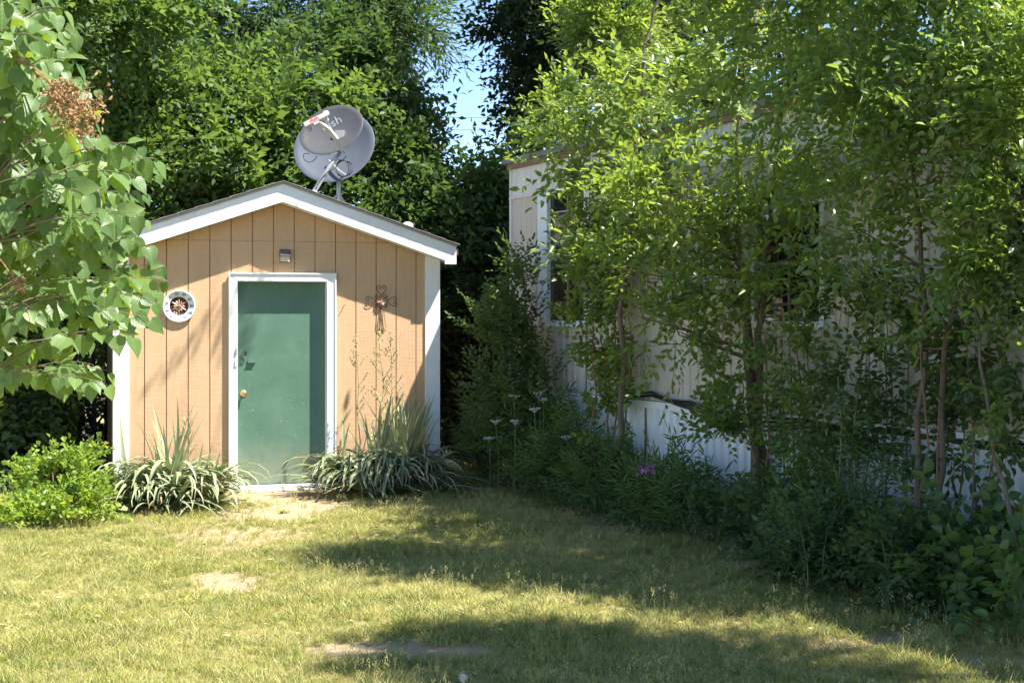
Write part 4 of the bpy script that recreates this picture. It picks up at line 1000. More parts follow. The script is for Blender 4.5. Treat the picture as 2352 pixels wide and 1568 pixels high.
for i, (x, y, h, r, mt) in enumerate([(2160, 1385, .5, .2, 'L_weed'), (2230, 1395, .55, .22, 'L_weed'), (2310, 1410, .5, .22, 'L_weed'), (2200, 1425, .3, .2, 'L_weed'), (2340, 1460, .4, .22, 'L_weed')]):
    weedy(x, y, h, r, 'fresh green plants with long drooping leaves beside the white skirting', 'broad', mt, seed=160+i, n=42, size=(.26, .38), group='fresh green plants by the skirting', name='drooping_plant', cat='plant', upb=.3)
for i, (x, y, h, r) in enumerate([(2130, 1300, .7, .22), (2060, 1270, .8, .2), (2200, 1330, .7, .22)]):
    weedy(x, y, h, r, 'feathery narrow leaved stalks standing against the white skirting', 'weed', 'L_weed', seed=170+i, n=90, group='feathery stalks by the skirting', size=(.16, .26))

# yarrow
def yarrow(x, y, Y, k):
    top = D(x, y, Y); b = Vector((top.x+.03*math.sin(k*2.1), top.y, 0)); rg = random.Random(k)
    t = thing('yarrow', 'white flat topped yarrow flower on a thin stalk among the weeds', 'flower', b, 0, 'white yarrow among the weeds')
    MB().tube(bez((0, 0, -.01), (.02, 0, top.z*.5), top-b-Vector((0, 0, .03)), 5), [.003]*6, 5).build('stem', M['greenstem'], t)
    hd = MB()
    for j in range(14):
        a = j*2.4; q = .040*math.sqrt(j/14)
        p = top-b+Vector((q*math.cos(a)*1.25, q*math.sin(a), rg.uniform(-.008, .008)))
        hd.tube([top-b-Vector((0, 0, .035)), p], .0015, 3, False)
        hd.lathe([(.004, -.004), (.009, .0), (.008, .004), (.004, .008)], 6, Matrix.Translation(p)@Matrix.Rotation(rg.uniform(-.4, .4), 4, 'X'))
    hd.build('flower_head', M['petal_white'], t)
for k, (x, y, Y) in enumerate([(1181, 909, 13.5), (1237, 904, 13.4), (1249, 917, 13.3), (1228, 939, 13.3), (1138, 967, 13.7), (1184, 967, 13.4), (1123, 1006, 13.8), (1301, 1003, 13.0)]): yarrow(x, y, Y, k)
def pink(x, y, Y, k, n, label):
    top = D(x, y, Y); b = Vector((top.x, top.y+.02, 0)); rg = random.Random(k+50)
    t = thing('pink_flower', label, 'flower', b)
    MB().tube([(0, 0, -.01), (.015, 0, top.z*.5), top-b-Vector((0, 0, .02))], .006, 5).build('stem', M['greenstem'], t)
    for j in range(n):
        c = top-b+Vector((rg.gauss(0, .035), rg.gauss(0, .025), rg.gauss(0, .022)))
        mb = MB(); nrm = Vector((rg.gauss(0, .5), -1, rg.gauss(.4, .5))).normalized(); q = nrm.to_track_quat('Z', 'Y').to_matrix().to_4x4()
        for s in range(5):
            Mx = Matrix.Translation(c)@q@Matrix.Rotation(s*1.2566, 4, 'Z')
            mb.add([Mx@Vector(p) for p in ((.002, 0, 0), (.014, .009, .003), (.024, 0, .002), (.014, -.009, .003))], [(0, 1, 2, 3)])
        mb.tube([top-b-Vector((0, 0, .02)), c], .0015, 3, False)
        mb.build('blossom', M['petal_pink'], t)
pink(1487, 1076, 11.45, 1, 16, 'cluster of bright pink blossoms among the weeds by the skirting')

# ------------------------------------------------------------------ yuccas
def strap_mesh(L, rise, droop, wd, seed):
    """yucca leaf: leaves the origin along +x and up, bends over"""
    rg = random.Random(seed); n = 9; v = []; f = []; p = Vector((0, 0, 0)); a = rise; tw = rg.uniform(-.25, .25)
    for i in range(n+1):
        t = i/n; ww = wd*(.75+.25*math.sin(math.pi*min(1, t*1.4)))*(1-t**3.5)+.0008
        if t < .1: ww *= .8
        d = Vector((math.cos(a), 0, math.sin(a))); nn = Vector((-math.sin(a), 0, math.cos(a))); s = Vector((0, math.cos(tw*t), math.sin(tw*t)))
        v += [p+s*ww+nn*.35*ww, p, p-s*ww+nn*.35*ww]
        if i < n: f += [(3*i, 3*i+1, 3*i+4, 3*i+3), (3*i+1, 3*i+2, 3*i+5, 3*i+4)]
        p = p+d*(L/n); a -= droop/n*(.25+1.9*t)
    me = bpy.data.meshes.new('leaf'); me.from_pydata([tuple(q) for q in v], [], f); me.update()
    at = me.attributes.new('rnd', 'FLOAT', 'POINT'); at.data.foreach_set('value', [rg.random()]*len(v))
    me.polygons.foreach_set('use_smooth', [True]*len(f)); me.materials.append(M['L_yucca']); return me
UP = [strap_mesh(rndL, R(80), R(dr), .017, k) for k, (rndL, dr) in enumerate([(.62, 12), (.66, 22), (.58, 30), (.7, 18)])]
ARC = [strap_mesh(L, R(ri), R(dr), .021, k+10) for k, (L, ri, dr) in enumerate([(.62, 66, 140), (.68, 58, 140), (.60, 52, 125), (.66, 70, 175), (.58, 62, 155), (.70, 50, 115), (.64, 76, 190), (.60, 46, 105)])]
LOW = [strap_mesh(L, R(ri), R(dr), .020, k+30) for k, (L, ri, dr) in enumerate([(.62, 30, 60), (.66, 22, 48), (.6, 38, 85), (.68, 16, 36)])]
M['L_dead'] = leaf_mat('dead_yucca_leaf', (.34, .25, .13), (.48, .37, .20), (.3, .25, .1), rough=.7, tw=.1, spec=.2)
DEAD = []
for q in (LOW[0], LOW[2], ARC[1], ARC[4]):
    c_ = q.copy(); c_.materials.clear(); c_.materials.append(M['L_dead']); DEAD.append(c_)
def yucca(b, label, crowns, seed, stalks, wallside):
    rg = random.Random(seed); t = thing('yucca', label, 'yucca', b)
    for (ox, oy, nu, na, nl, sc) in crowns:
        for kind, n in ((UP, int(nu*.8)), (ARC, int(na*1.35)), (LOW, nl), (DEAD, max(2, nl//4))):
            for j in range(n):
                for _ in range(12):
                    a = rg.uniform(0, 2*math.pi)
                    s = 1.3*sc*rg.uniform(.75, 1.12)
                    # keep off the shed wall
                    tip = Vector((b.x+ox+math.cos(a)*.55*s, b.y+oy+math.sin(a)*.55*s, 0)); sx, sy = sh_local(tip.x, tip.y)
                    if kind is UP or sy < -.10 or not (-.1 < sx < 3.2): break
                o = bpy.data.objects.new('leaf', rg.choice(kind)); COL.objects.link(o); o.parent = t
                o.location = (ox+rg.gauss(0, .035), oy+rg.gauss(0, .035), rg.uniform(-.005, .05)); o.rotation_euler = (rg.uniform(-.25, .25), rg.uniform(-.12, .12), a); o.scale = (s, s*rg.uniform(.8, 1.2), s)
    for (x, y0, x1, y1, Y, side) in stalks:
        p1 = D(x1, y1, Y)-b; p0 = D(x, y0, Y)-b; p0.z = 0
        mb = MB(); path = wiggle(p0, p1, 6, .02, rg); mb.tube(path, [.008-.0009*i for i in range(7)], 6)
        so_ = mb.build('flower_stalk', M['drystem'], t, True)
        pods = MB()
        L = p1-p0
        for j in range(side):
            u = rg.uniform(.45, .86); q = p0+L*u; a = rg.choice((0, math.pi))+rg.gauss(0, .6); rl = rg.uniform(.05, .13)*(1.25-u)*1.8
            e = q+Vector((rl*math.cos(a)*.8, rl*math.sin(a)*.6, rl*1.1)); pods.tube([q, (q+e)/2+Vector((0, 0, -.012)), e], .0028, 4)
            for w_ in (.55, .8, 1): 
                pp = q.lerp(e, w_)+Vector((rg.gauss(0, .006), rg.gauss(0, .006), 0)); pods.lathe([(.001, -.012), (.006, -.004), (.0055, .006), (.001, .014)], 5, Matrix.Translation(pp))
        for j in range(int(side*1.6)):
            u = rg.uniform(.84, 1.0); q = p0+L*u+Vector((rg.gauss(0, .011), rg.gauss(0, .011), 0)); pods.lathe([(.001, -.012), (.006, -.004), (.0055, .006), (.001, .013)], 5, Matrix.Translation(q)@Matrix.Rotation(rg.uniform(-.6, .6), 4, 'Y'))
        pd = pods.build('seed_pods', M['drystem'], so_); pd['kind'] = 'stuff'
    return t
by1 = gpt(395, 12.75)
yucca(by1, 'yucca clump with arching grey green leaves beside the light green bush', [(0, 0, 26, 62, 26, 1.0), (-.30, -.12, 4, 42, 22, .92), (.28, -.08, 6, 40, 24, .88), (.02, -.30, 3, 30, 26, .85), (-.12, .22, 12, 20, 8, .95)], 5, [(425, 1140, 423, 955, 12.9, 4)], 0)
by2 = gpt(868, 13.98)
yucca(by2, 'yucca clump with tall dry flower stalks between the door and the corner', [(0, 0, 22, 62, 24, 1.0), (.25, .08, 110, 34, 20, 1.04), (-.28, -.14, 6, 46, 26, .92), (.12, -.26, 4, 38, 26, .9), (.42, -.06, 12, 22, 14, .85), (-.05, -.32, 2, 28, 24, .8)], 6,
      [(828, 1110, 819, 768, 13.98, 12), (884, 1110, 872, 760, 14.05, 16), (902, 1110, 895, 757, 14.1, 14)], 0)

# light green bush at the left
b = gpt(125, 11.85)
plant('currant_bush', 'low bright yellowish green bush with lobed leaves at the lawn edge', 'bush', b,
      cl((90, 1110, 11.9, .22, .2, .17, 60), (150, 1090, 12.0, .22, .2, .18, 64), (200, 1110, 12.0, .15, .18, .16, 40), (130, 1160, 11.75, .3, .22, .13, 80), (200, 1165, 11.8, .18, .18, .12, 40), (55, 1150, 11.8, .16, .18, .13, 36), (45, 1190, 11.5, .16, .15, .07, 34), (110, 1195, 11.55, .3, .15, .06, 60), (180, 1065, 12.0, .1, .1, .08, 16)),
      'lobed', M['L_bush'], M['twig'], [[b, D(120, 1080, 11.9)], [b+Vector((.1, 0, 0)), D(190, 1080, 12)], [b+Vector((-.1, 0, 0)), D(60, 1120, 11.85)]], .010, seed=31, size=(.15, .24), upb=.35, part='foliage', sprays=110)

# ------------------------------------------------------------------ lilac in the foreground
def heart_mesh(seed):
    rg = random.Random(seed)
    rows = [(0, -.085, .20), (.06, .0, .36), (.16, .12, .445), (.30, .27, .46), (.45, .43, .40), (.60, .59, .30), (.75, .745, .19), (.88, .878, .09)]
    v = []; f = []; luv = []
    fold = rg.uniform(.10, .28); dr = rg.uniform(.10, .38); tw = rg.uniform(-.3, .3); wv = rg.uniform(0, 6)
    def put(x, y):
        z = fold*abs(y)*1.0-dr*x*x*.7+.02*math.sin(9*x+wv)*abs(y)*2+tw*x*y; v.append((x, y, z)); luv.append((x, y, 0))
    for c, s, w_ in rows:
        for k, u in enumerate((-1, -.55, 0, .55, 1)):
            au = abs(u); put(c+(s-c)*au**1.5, u*w_)
    put(1.04, 0)
    n = len(rows)
    for i in range(n-1):
        for k in range(4): f.append((5*i+k, 5*i+5+k, 5*i+6+k, 5*i+1+k))
    for k in range(4): f.append((5*(n-1)+k, 5*n, 5*(n-1)+k+1))
    m0 = len(v)                                            # petiole
    for q in ((-.22, .012, .05), (-.22, -.012, .05), (0, -.012, 0), (0, .012, 0)): v.append(q); luv.append((0, 0, 0))
    f.append((m0, m0+1, m0+2, m0+3))
    me = bpy.data.meshes.new('leaf'); me.from_pydata(v, [], f); me.update()
    a = me.attributes.new('luv', 'FLOAT_VECTOR', 'POINT'); a.data.foreach_set('vector', np.array(luv, dtype=np.float32).ravel())
    a = me.attributes.new('rnd', 'FLOAT', 'POINT'); a.data.foreach_set('value', [rg.random()*.3]*len(v))
    me.polygons.foreach_set('use_smooth', [True]*len(f)); me.materials.append(M['L_lilac'])
    return me
def make_lilac():
    rg = random.Random(77)
    base = Vector((-2.75, 5.9, 0))
    t = thing('lilac_bush', 'large lilac with heart shaped leaves and brown spent flowers, before the shed', 'lilac', base)
    hearts = [heart_mesh(200+i) for i in range(8)]
    trunks = [[base, Vector((-2.6, 5.8, 1.0)), Vector((-2.3, 5.6, 2.2)), Vector((-2.1, 5.5, 3.2))], [base+Vector((.1, -.1, 0)), Vector((-2.45, 5.5, .9)), Vector((-2.1, 5.3, 1.8)), Vector((-1.9, 5.2, 2.6))], [base+Vector((-.05, .1, 0)), Vector((-2.6, 6.2, 1.2)), Vector((-2.4, 6.3, 2.4))]]
    tp = []
    for q in trunks:
        pts = []
        for i in range(len(q)-1): pts += wiggle(q[i], q[i+1], 4, .03, rg)[(1 if i else 0):]
        MB().tube([p-base for p in pts], [.032*(1-.7*i/(len(pts)-1)) for i in range(len(pts))], 8).build('trunk', M['bark'], t, True); tp += pts
    # right-hand outline of the foliage in the view, as (y, x)
    prof = [(-60, 130), (0, 150), (60, 175), (140, 180), (230, 250), (300, 255), (345, 375), (400, 360), (480, 330), (560, 350), (630, 390), (700, 365), (760, 330), (800, 270), (880, 255), (930, 230)]
    def edge(y):
        for (a, xa), (b, xb) in zip(prof, prof[1:]):
            if a <= y <= b: return xa+(xb-xa)*(y-a)/(b-a)
        return 150
    tips = []
    for y in (20, 75, 140, 200, 330, 365, 395, 440, 500, 560, 610, 640, 690, 730, 770, 850, 880): tips.append((edge(y)-rg.uniform(0, 18), y, rg.uniform(5.0, 5.8)))
    while len(tips) < 330:
        y = rg.uniform(-150, 880); x = rg.uniform(-190, edge(max(y, -60))-15)
        if y > 740 and not (120 < x or x < 70) and rg.random() < .7: continue
        if y > 800 and rg.random() < .55: continue
        tips.append((x, y, rg.uniform(4.9, 6.5)))
    leaves = []
    tw = MB()
    for (x, y, Y) in tips:
        tip = D(x, y, Y)
        st = min(tp, key=lambda p: (p-(tip+Vector((-.55, .1, -.25)))).length)
        if rg.random() < .7: st = st.lerp(tip, rg.uniform(.2, .45))
        mid = st.lerp(tip, .55)+Vector((0, 0, .10+.05*rg.random()))
        path = bez(st, mid, tip, 8)
        tw.tube([p-base for p in path], [.0042-.0004*i for i in range(9)], 5)
        L = (tip-st).length
        npair = rg.randint(3, 4)
        for k in range(npair+1):
            u = max(.35, 1-k*.065/max(L, .2)); i = min(7, int(u*8)); p = path[i].lerp(path[i+1], u*8-i); dr = (path[i+1]-path[i]).normalized()
            sd_ = dr.cross(Vector((0, 0, 1))).normalized()
            if k % 2: sd_ = (sd_*.4+dr.cross(sd_)*.9).normalized()
            for sg in ((-1, 1) if k else (0,)):
                d = (dr*rg.uniform(.25, .6)+sd_*sg*rg.uniform(.5, .9)+Vector((rg.gauss(0, .2), rg.gauss(-.12, .2), rg.uniform(-1.25, -.35)))).normalized()
                nrm = Vector((rg.gauss(.38, .45), rg.gauss(-.75, .35), rg.gauss(.55, .4)))
                nrm = (nrm-d*nrm.dot(d)).normalized()
                s = rg.uniform(.048, .092)*(.85 if k == 0 else 1)
                leaves.append((p+d*.016, d, nrm, s))
    b_ = tw.build('twigs', M['lilac_twig'], t, True); b_['kind'] = 'stuff'
    def score(l):
        p = l[0]; inv = abs(p.x/p.y) < .36 and p.z < EYE+.22*p.y
        return (p.y-l[3]*8)+(0 if inv else 100)
    leaves.sort(key=score)
    V = []; F = []; U = []; off = 0
    for i, (p, d, nrm, s) in enumerate(leaves):
        y_ = nrm.cross(d); Mx = Matrix((d, y_, nrm)).transposed().to_4x4()
        Mx = Matrix.Translation(p-base)@Mx@Matrix.Translation((.0, 0, 0))@Matrix.Diagonal((s, s*rg.uniform(.85, 1.05), s, 1))
        me = rg.choice(hearts)
        if i < 300:
            o = bpy.data.objects.new('leaf', me); COL.objects.link(o); o.parent = t; o.matrix_local = Mx
        else:
            co = [Mx@w_.co for w_ in me.vertices]; V += [tuple(c) for c in co]; F += [tuple(x+off for x in pl.vertices) for pl in me.polygons]; off += len(co)
            U += [(a.vector[0], a.vector[1], 0) for a in me.attributes['luv'].data]
    o = pymesh('foliage', V, F, M['L_lilac'], t, True); o['kind'] = 'stuff'
    a = o.data.attributes.new('luv', 'FLOAT_VECTOR', 'POINT'); a.data.foreach_set('vector', np.array(U, dtype=np.float32).ravel())
    nv = len(V)//len(hearts[0].vertices); rv = np.repeat(np.random.default_rng(3).random(nv), len(hearts[0].vertices))
    a = o.data.attributes.new('rnd', 'FLOAT', 'POINT'); a.data.foreach_set('value', rv.astype(np.float32))
    # spent flower clusters
    for (x, y, Y, r, n) in [(185, 262, 4.85, .085, 300), (150, 232, 4.9, .07, 190), (135, 210, 4.9, .05, 110), (40, 650, 5.0, .028, 40)]:
        c = D(x, y, Y)-base; mb = MB(); g = random.Random(int(x*7+y))
        ax = Vector((.5, 0, -.5)).normalized()
        for k in range(n):
            p = c+Vector((g.gauss(0, .5), g.gauss(0, .5), g.gauss(0, .5)))*r*1.0
            q = Quaternion((g.gauss(0, 1), g.gauss(0, 1), g.gauss(0, 1), g.gauss(0, 1))).normalized().to_matrix().to_4x4(); Mx = Matrix.Translation(p)@q
            l_ = g.uniform(.006, .010)
            mb.add([Mx@Vector(w_) for w_ in ((0, 0, -l_), (l_*.6, 0, 0), (-l_*.3, l_*.5, 0), (-l_*.3, -l_*.5, 0), (0, 0, l_*1.6))], [(0, 2, 1), (0, 3, 2), (0, 1, 3), (4, 1, 2), (4, 2, 3), (4, 3, 1)])
            if k % 5 == 0: mb.tube([c+(p-c)*.2, p], .0009, 3, False)
        far = min(tp, key=lambda w_: (w_-(c+base)).length)-base
        mb.tube(bez(far, (far+c)/2+Vector((0, 0, .1)), c, 6), .0028, 4)
        fo = mb.build('flower_cluster', M['spent'], t, False, 'brown spent flower cluster'); fo['kind'] = 'stuff'
make_lilac()

# ------------------------------------------------------------------ trees behind
gb = 'trees behind the shed'
def bgtree(label, b, clumps, tp, mat, seed, trunk, r0=.09, size=(.42, .7), **kw):
    return plant('leafy_tree', label, 'tree', b, clumps, tp, M[mat], M['bark_dark'], trunk, r0, seed=seed, size=size, group=gb, subs=3, per=26, **kw)
b = gpt(430, 18.2)
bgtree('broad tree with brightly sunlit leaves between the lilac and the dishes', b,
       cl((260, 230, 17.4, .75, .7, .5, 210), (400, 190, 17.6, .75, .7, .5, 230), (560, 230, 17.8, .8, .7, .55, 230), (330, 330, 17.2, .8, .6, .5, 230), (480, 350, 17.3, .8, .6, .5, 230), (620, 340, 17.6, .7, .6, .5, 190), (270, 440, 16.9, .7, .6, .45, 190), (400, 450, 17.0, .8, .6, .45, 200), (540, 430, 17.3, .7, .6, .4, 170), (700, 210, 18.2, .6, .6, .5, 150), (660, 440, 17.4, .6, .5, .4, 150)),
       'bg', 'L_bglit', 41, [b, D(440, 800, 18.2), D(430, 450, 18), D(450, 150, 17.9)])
b = gpt(840, 19.0)
bgtree('dark leafy tree filling in behind the satellite dishes', b,
       cl((760, 130, 19.2, .8, .7, .6, 200), (880, 170, 19.2, .8, .7, .6, 200), (800, 290, 18.8, .9, .7, .6, 230), (915, 300, 18.8, .6, .7, .6, 180), (960, 430, 18.5, .55, .6, .45, 150), (880, 430, 18.5, .8, .6, .5, 200), (740, 400, 18.5, .7, .6, .5, 170), (920, 200, 19.0, .4, .6, .5, 90), (975, 340, 18.6, .25, .5, .3, 50), (900, 540, 18.2, .8, .6, .5, 180)),
       'bg', 'L_bg', 42, [b, D(850, 700, 19), D(850, 350, 19), D(840, 100, 19.1)])
b = gpt(930, 21.0)
bgtree('tall airy tree with narrow drooping leaves beside the patch of sky', b,
       cl((900, 40, 21, .7, .7, .5, 130), (905, 90, 21, .3, .6, .5, 75), (925, 190, 20.8, .22, .5, .4, 55), (840, -40, 21, .8, .7, .5, 130), (905, -70, 21, .4, .7, .5, 80), (760, 20, 21, .8, .7, .5, 150), (650, 60, 21.2, .8, .7, .5, 140), (970, 260, 20.6, .2, .4, .3, 35), (925, 10, 21, .25, .5, .4, 40), (560, 40, 21.4, .7, .7, .5, 110)),
       'willow', 'L_bg', 43, [b, D(900, 600, 21), D(860, 250, 21), D(810, 30, 21), D(750, -60, 21)], .13, size=(.55, .9), upb=-.2)
b = gpt(1235, 20.5)
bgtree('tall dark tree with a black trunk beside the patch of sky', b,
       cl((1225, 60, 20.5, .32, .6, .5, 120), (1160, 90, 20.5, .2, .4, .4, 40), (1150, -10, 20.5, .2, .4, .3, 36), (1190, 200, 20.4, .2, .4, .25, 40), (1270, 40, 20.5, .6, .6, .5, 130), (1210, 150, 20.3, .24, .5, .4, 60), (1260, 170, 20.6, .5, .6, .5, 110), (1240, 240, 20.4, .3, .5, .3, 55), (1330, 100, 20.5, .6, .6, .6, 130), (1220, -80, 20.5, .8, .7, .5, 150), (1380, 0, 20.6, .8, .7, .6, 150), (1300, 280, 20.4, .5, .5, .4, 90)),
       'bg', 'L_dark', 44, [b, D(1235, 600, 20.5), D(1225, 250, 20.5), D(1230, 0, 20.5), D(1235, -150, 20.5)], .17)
b = gpt(1090, 18.4)
bgtree('loose green tree in the gap between the shed and the mobile home', b,
       cl((1050, 430, 18.2, .5, .6, .35, 130), (1120, 440, 18.0, .45, .6, .35, 120), (1080, 520, 17.8, .6, .6, .5, 160), (1150, 530, 17.6, .4, .5, .5, 110), (1030, 560, 17.8, .5, .5, .5, 120), (1090, 640, 17.5, .6, .5, .5, 150), (1180, 390, 18.0, .3, .5, .25, 60)),
       'bg', 'L_bg', 45, [b, D(1090, 700, 18.3), D(1090, 400, 18.2)])
b = Vector((1.0, 17.4, 0))
bgtree('bright leafed tree rising behind the far end of the mobile home', b,
       cl((1265, 270, 16.3, .25, .4, .25, 65), (1340, 200, 16.4, .38, .5, .4, 120), (1360, 90, 16.6, .35, .5, .4, 90), (1450, 50, 16.6, .6, .6, .5, 150), (1560, 90, 16.9, .7, .6, .5, 160), (1660, 40, 17.1, .7, .6, .5, 150), (1560, 200, 16.9, .6, .5, .4, 110), (1600, -50, 17, .7, .6, .5, 130), (1400, 100, 16.6, .6, .6, .5, 160), (1380, 270, 16.4, .5, .4, .3, 110), (1480, 150, 16.8, .6, .6, .5, 140), (1400, -20, 16.8, .4, .5, .45, 100), (1250, 335, 16.2, .22, .3, .12, 36)),
       'elm_hi', 'L_elm', 46, [b, Vector((1.0, 17.3, 2.5)), D(1330, 200, 16.6), D(1370, 40, 16.8)], .07, size=(.34, .55))
for i, (x0, Y, lab) in enumerate([(1700, 19.5, 'tall tree showing through gaps above the middle of the mobile home roof'), (2200, 17.0, 'tall tree rising behind the roof above the sparse upright sapling')]):
    b = gpt(x0, Y); k = Y/FX
    bgtree(lab, b, [(b+Vector((rnd.uniform(-1.6, 1.6), rnd.uniform(-.8, .8), 3.6+rnd.uniform(0, 3.4))), (.9, .8, .7), 170) for _ in range(9)], 'bg', 'L_bg', 47+i, [b, b+Vector((0, 0, 3)), b+Vector((.1, 0, 6))], .14)
b = gpt(60, 19.0)
bgtree('dark blue green tree deep behind the lilac', b,
       cl((380, 70, 20.5, .6, .6, .5, 130), (300, 120, 20, .8, .6, .5, 150), (420, 130, 20, .5, .6, .5, 110), (120, 200, 19, .9, .7, .6, 170), (60, 380, 18, .9, .7, .6, 170), (180, 330, 18, .8, .7, .6, 160), (480, 20, 20.8, .7, .6, .5, 120), (20, 520, 17.5, .8, .6, .6, 150)),
       'bg', 'L_dark', 49, [b, D(60, 500, 19), D(150, 150, 19.5)], .15)
b = gpt(170, 16.5)
bgtree('sunlit tree standing behind the top of the lilac', b,
       cl((60, 30, 15.8, .8, .6, .5, 200), (200, 20, 16, .7, .6, .45, 190), (310, 30, 16.2, .5, .5, .4, 120), (280, -60, 16, .8, .6, .5, 160), (100, -90, 16, .8, .6, .5, 160), (-80, 60, 15.8, .7, .6, .6, 140), (60, 130, 15.8, .6, .5, .4, 130), (340, 90, 16.4, .3, .4, .3, 50)),
       'bg', 'L_bglit', 50, [b, D(160, 500, 16.5), D(150, 60, 16.2)], .1)
b = Vector((1.9, 18.3, 0))  # added occluder, its unseen crown darkens the foliage around the dishes and gap
bgtree('added unseen tall tree standing behind the home whose crown shades the gap', b,
       [(Vector((1.6, 18.1, 6.6)), (.9, .8, .6), 220), (Vector((2.6, 18.0, 7.4)), (1., .9, .7), 240), (Vector((1.2, 18.4, 7.9)), (.9, .8, .7), 220), (Vector((2.2, 18.3, 8.8)), (1., .9, .7), 220), (Vector((.9, 18.2, 6.9)), (.5, .6, .5), 110)],
       'bg', 'L_bg', 52, [b, Vector((1.9, 18.3, 3)), Vector((1.8, 18.2, 6)), Vector((1.9, 18.2, 8))], .16)
# hedge shrubs behind and beside the shed
gh = 'shrubs behind the shed'
for i, (x, Y, h, r) in enumerate([(-260, 15.0, 2.0, .8), (-120, 14.6, 1.9, .7), (-20, 14.4, 1.8, .6), (80, 14.6, 1.9, .6), (165, 15.0, 2.1, .55), (215, 15.4, 2.3, .5), (245, 16.2, 2.6, .5), (330, 17.0, 2.6, .7), (0, 16.4, 3.0, .9), (140, 16.6, 3.1, .8)]):
    b = gpt(x, Y)
    plant('hedge_shrub', 'dark leafy hedge shrub in the shade beside the shed', 'shrub', b,
          [(b+Vector((rnd.uniform(-.5, .5)*r, rnd.uniform(-.4, .4)*r, h*u)), (r*.75, r*.7, h*.17), 95) for u in (.14, .32, .5, .68, .86)], 'ovate', M['L_shrub'], M['bark_dark'],
          [b, b+Vector((.05, 0, h*.9))], .03, seed=60+i, size=(.3, .5), group=gh, part='foliage', subs=2)
for i, (x, Y, h, r) in enumerate([(1040, 17.2, 2.2, .5), (1100, 16.9, 2.0, .5), (1165, 16.8, 2.0, .45), (1070, 18.0, 2.8, .6), (1140, 18.0, 2.8, .6), (990, 18.2, 3, .7)]):
    b = gpt(x, Y)
    plant('hedge_shrub', 'deep shaded shrub in the gap between shed and mobile home', 'shrub', b,
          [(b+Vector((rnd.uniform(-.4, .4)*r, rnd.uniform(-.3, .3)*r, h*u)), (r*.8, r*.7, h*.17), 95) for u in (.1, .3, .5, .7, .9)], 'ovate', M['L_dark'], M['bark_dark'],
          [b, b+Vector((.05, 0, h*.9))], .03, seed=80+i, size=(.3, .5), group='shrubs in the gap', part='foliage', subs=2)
# far wood behind everything
def far_wood():
    rng = np.random.default_rng(5); n = 5200
    x = rng.uniform(-16, 22, n); y = rng.uniform(25, 31, n); z = rng.random(n)**.8*(4.2+.6*np.sin(x*.9)+.5*np.sin(x*2.3+1))
    u = rng.normal(size=(n, 3)); u[:, 1] -= .6; u[:, 2] += .3
    v, f, rv = scatter(TP['bg'], np.stack([x, y, z], 1), u, rng.uniform(.7, 1.2, n), rng.normal(size=n)*.6, rng)
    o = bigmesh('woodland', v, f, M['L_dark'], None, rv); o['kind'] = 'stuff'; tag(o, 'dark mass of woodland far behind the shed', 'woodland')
far_wood()
# power lines across the sky gap
for y0, y1, lab in ((8, 22, 'upper thin power line crossing the gap of sky'), (262, 266, 'middle thin power line crossing the gap of sky'), (291, 293, 'lowest thin power line crossing the gap of sky')):
    a, b = D(200, y0-6, 24), D(1900, y1+10, 24); m = (a+b)/2-Vector((0, 0, .06))
    tag(MB().tube(bez(a, m, b, 10), .0035, 5).build('power_line', M['black_rubber']), lab, 'power line')

# ------------------------------------------------------------------ dandelion clock
def dandelion():
    top = D(1064, 1557, 6.55); b = Vector((top.x, top.y, 0)); rg = random.Random(2)
    t = thing('dandelion', 'white dandelion seed head standing in the near lawn', 'dandelion', b)
    MB().tube([(0, 0, -.01), (.004, 0, top.z*.5), (0, 0, top.z)], .0022, 5).build('stem', M['greenstem'], t)
    mb = MB(); c = Vector((0, 0, top.z)); mb.lathe([(.002, -.005), (.006, 0), (.002, .005)], 6, Matrix.Translation(c))
    for k in range(150):
        z = 1-2*(k+.5)/150; a = k*2.39996; d = Vector((math.sqrt(1-z*z)*math.cos(a), math.sqrt(1-z*z)*math.sin(a), z)); e = c+d*.017
        mb.tube([c+d*.005, e], .0003, 3, False)
        s = d.orthogonal().normalized(); s2 = d.cross(s)
        for j in range(6):
            q = s*math.cos(j*1.047)+s2*math.sin(j*1.047); r0 = e+d*.003+q*.0075; w_ = d.cross(q)*.0012
            mb.add([e, r0+w_, r0-w_], [(0, 1, 2)])
    mb.build('seed_head', M['fluff'], t)
dandelion()

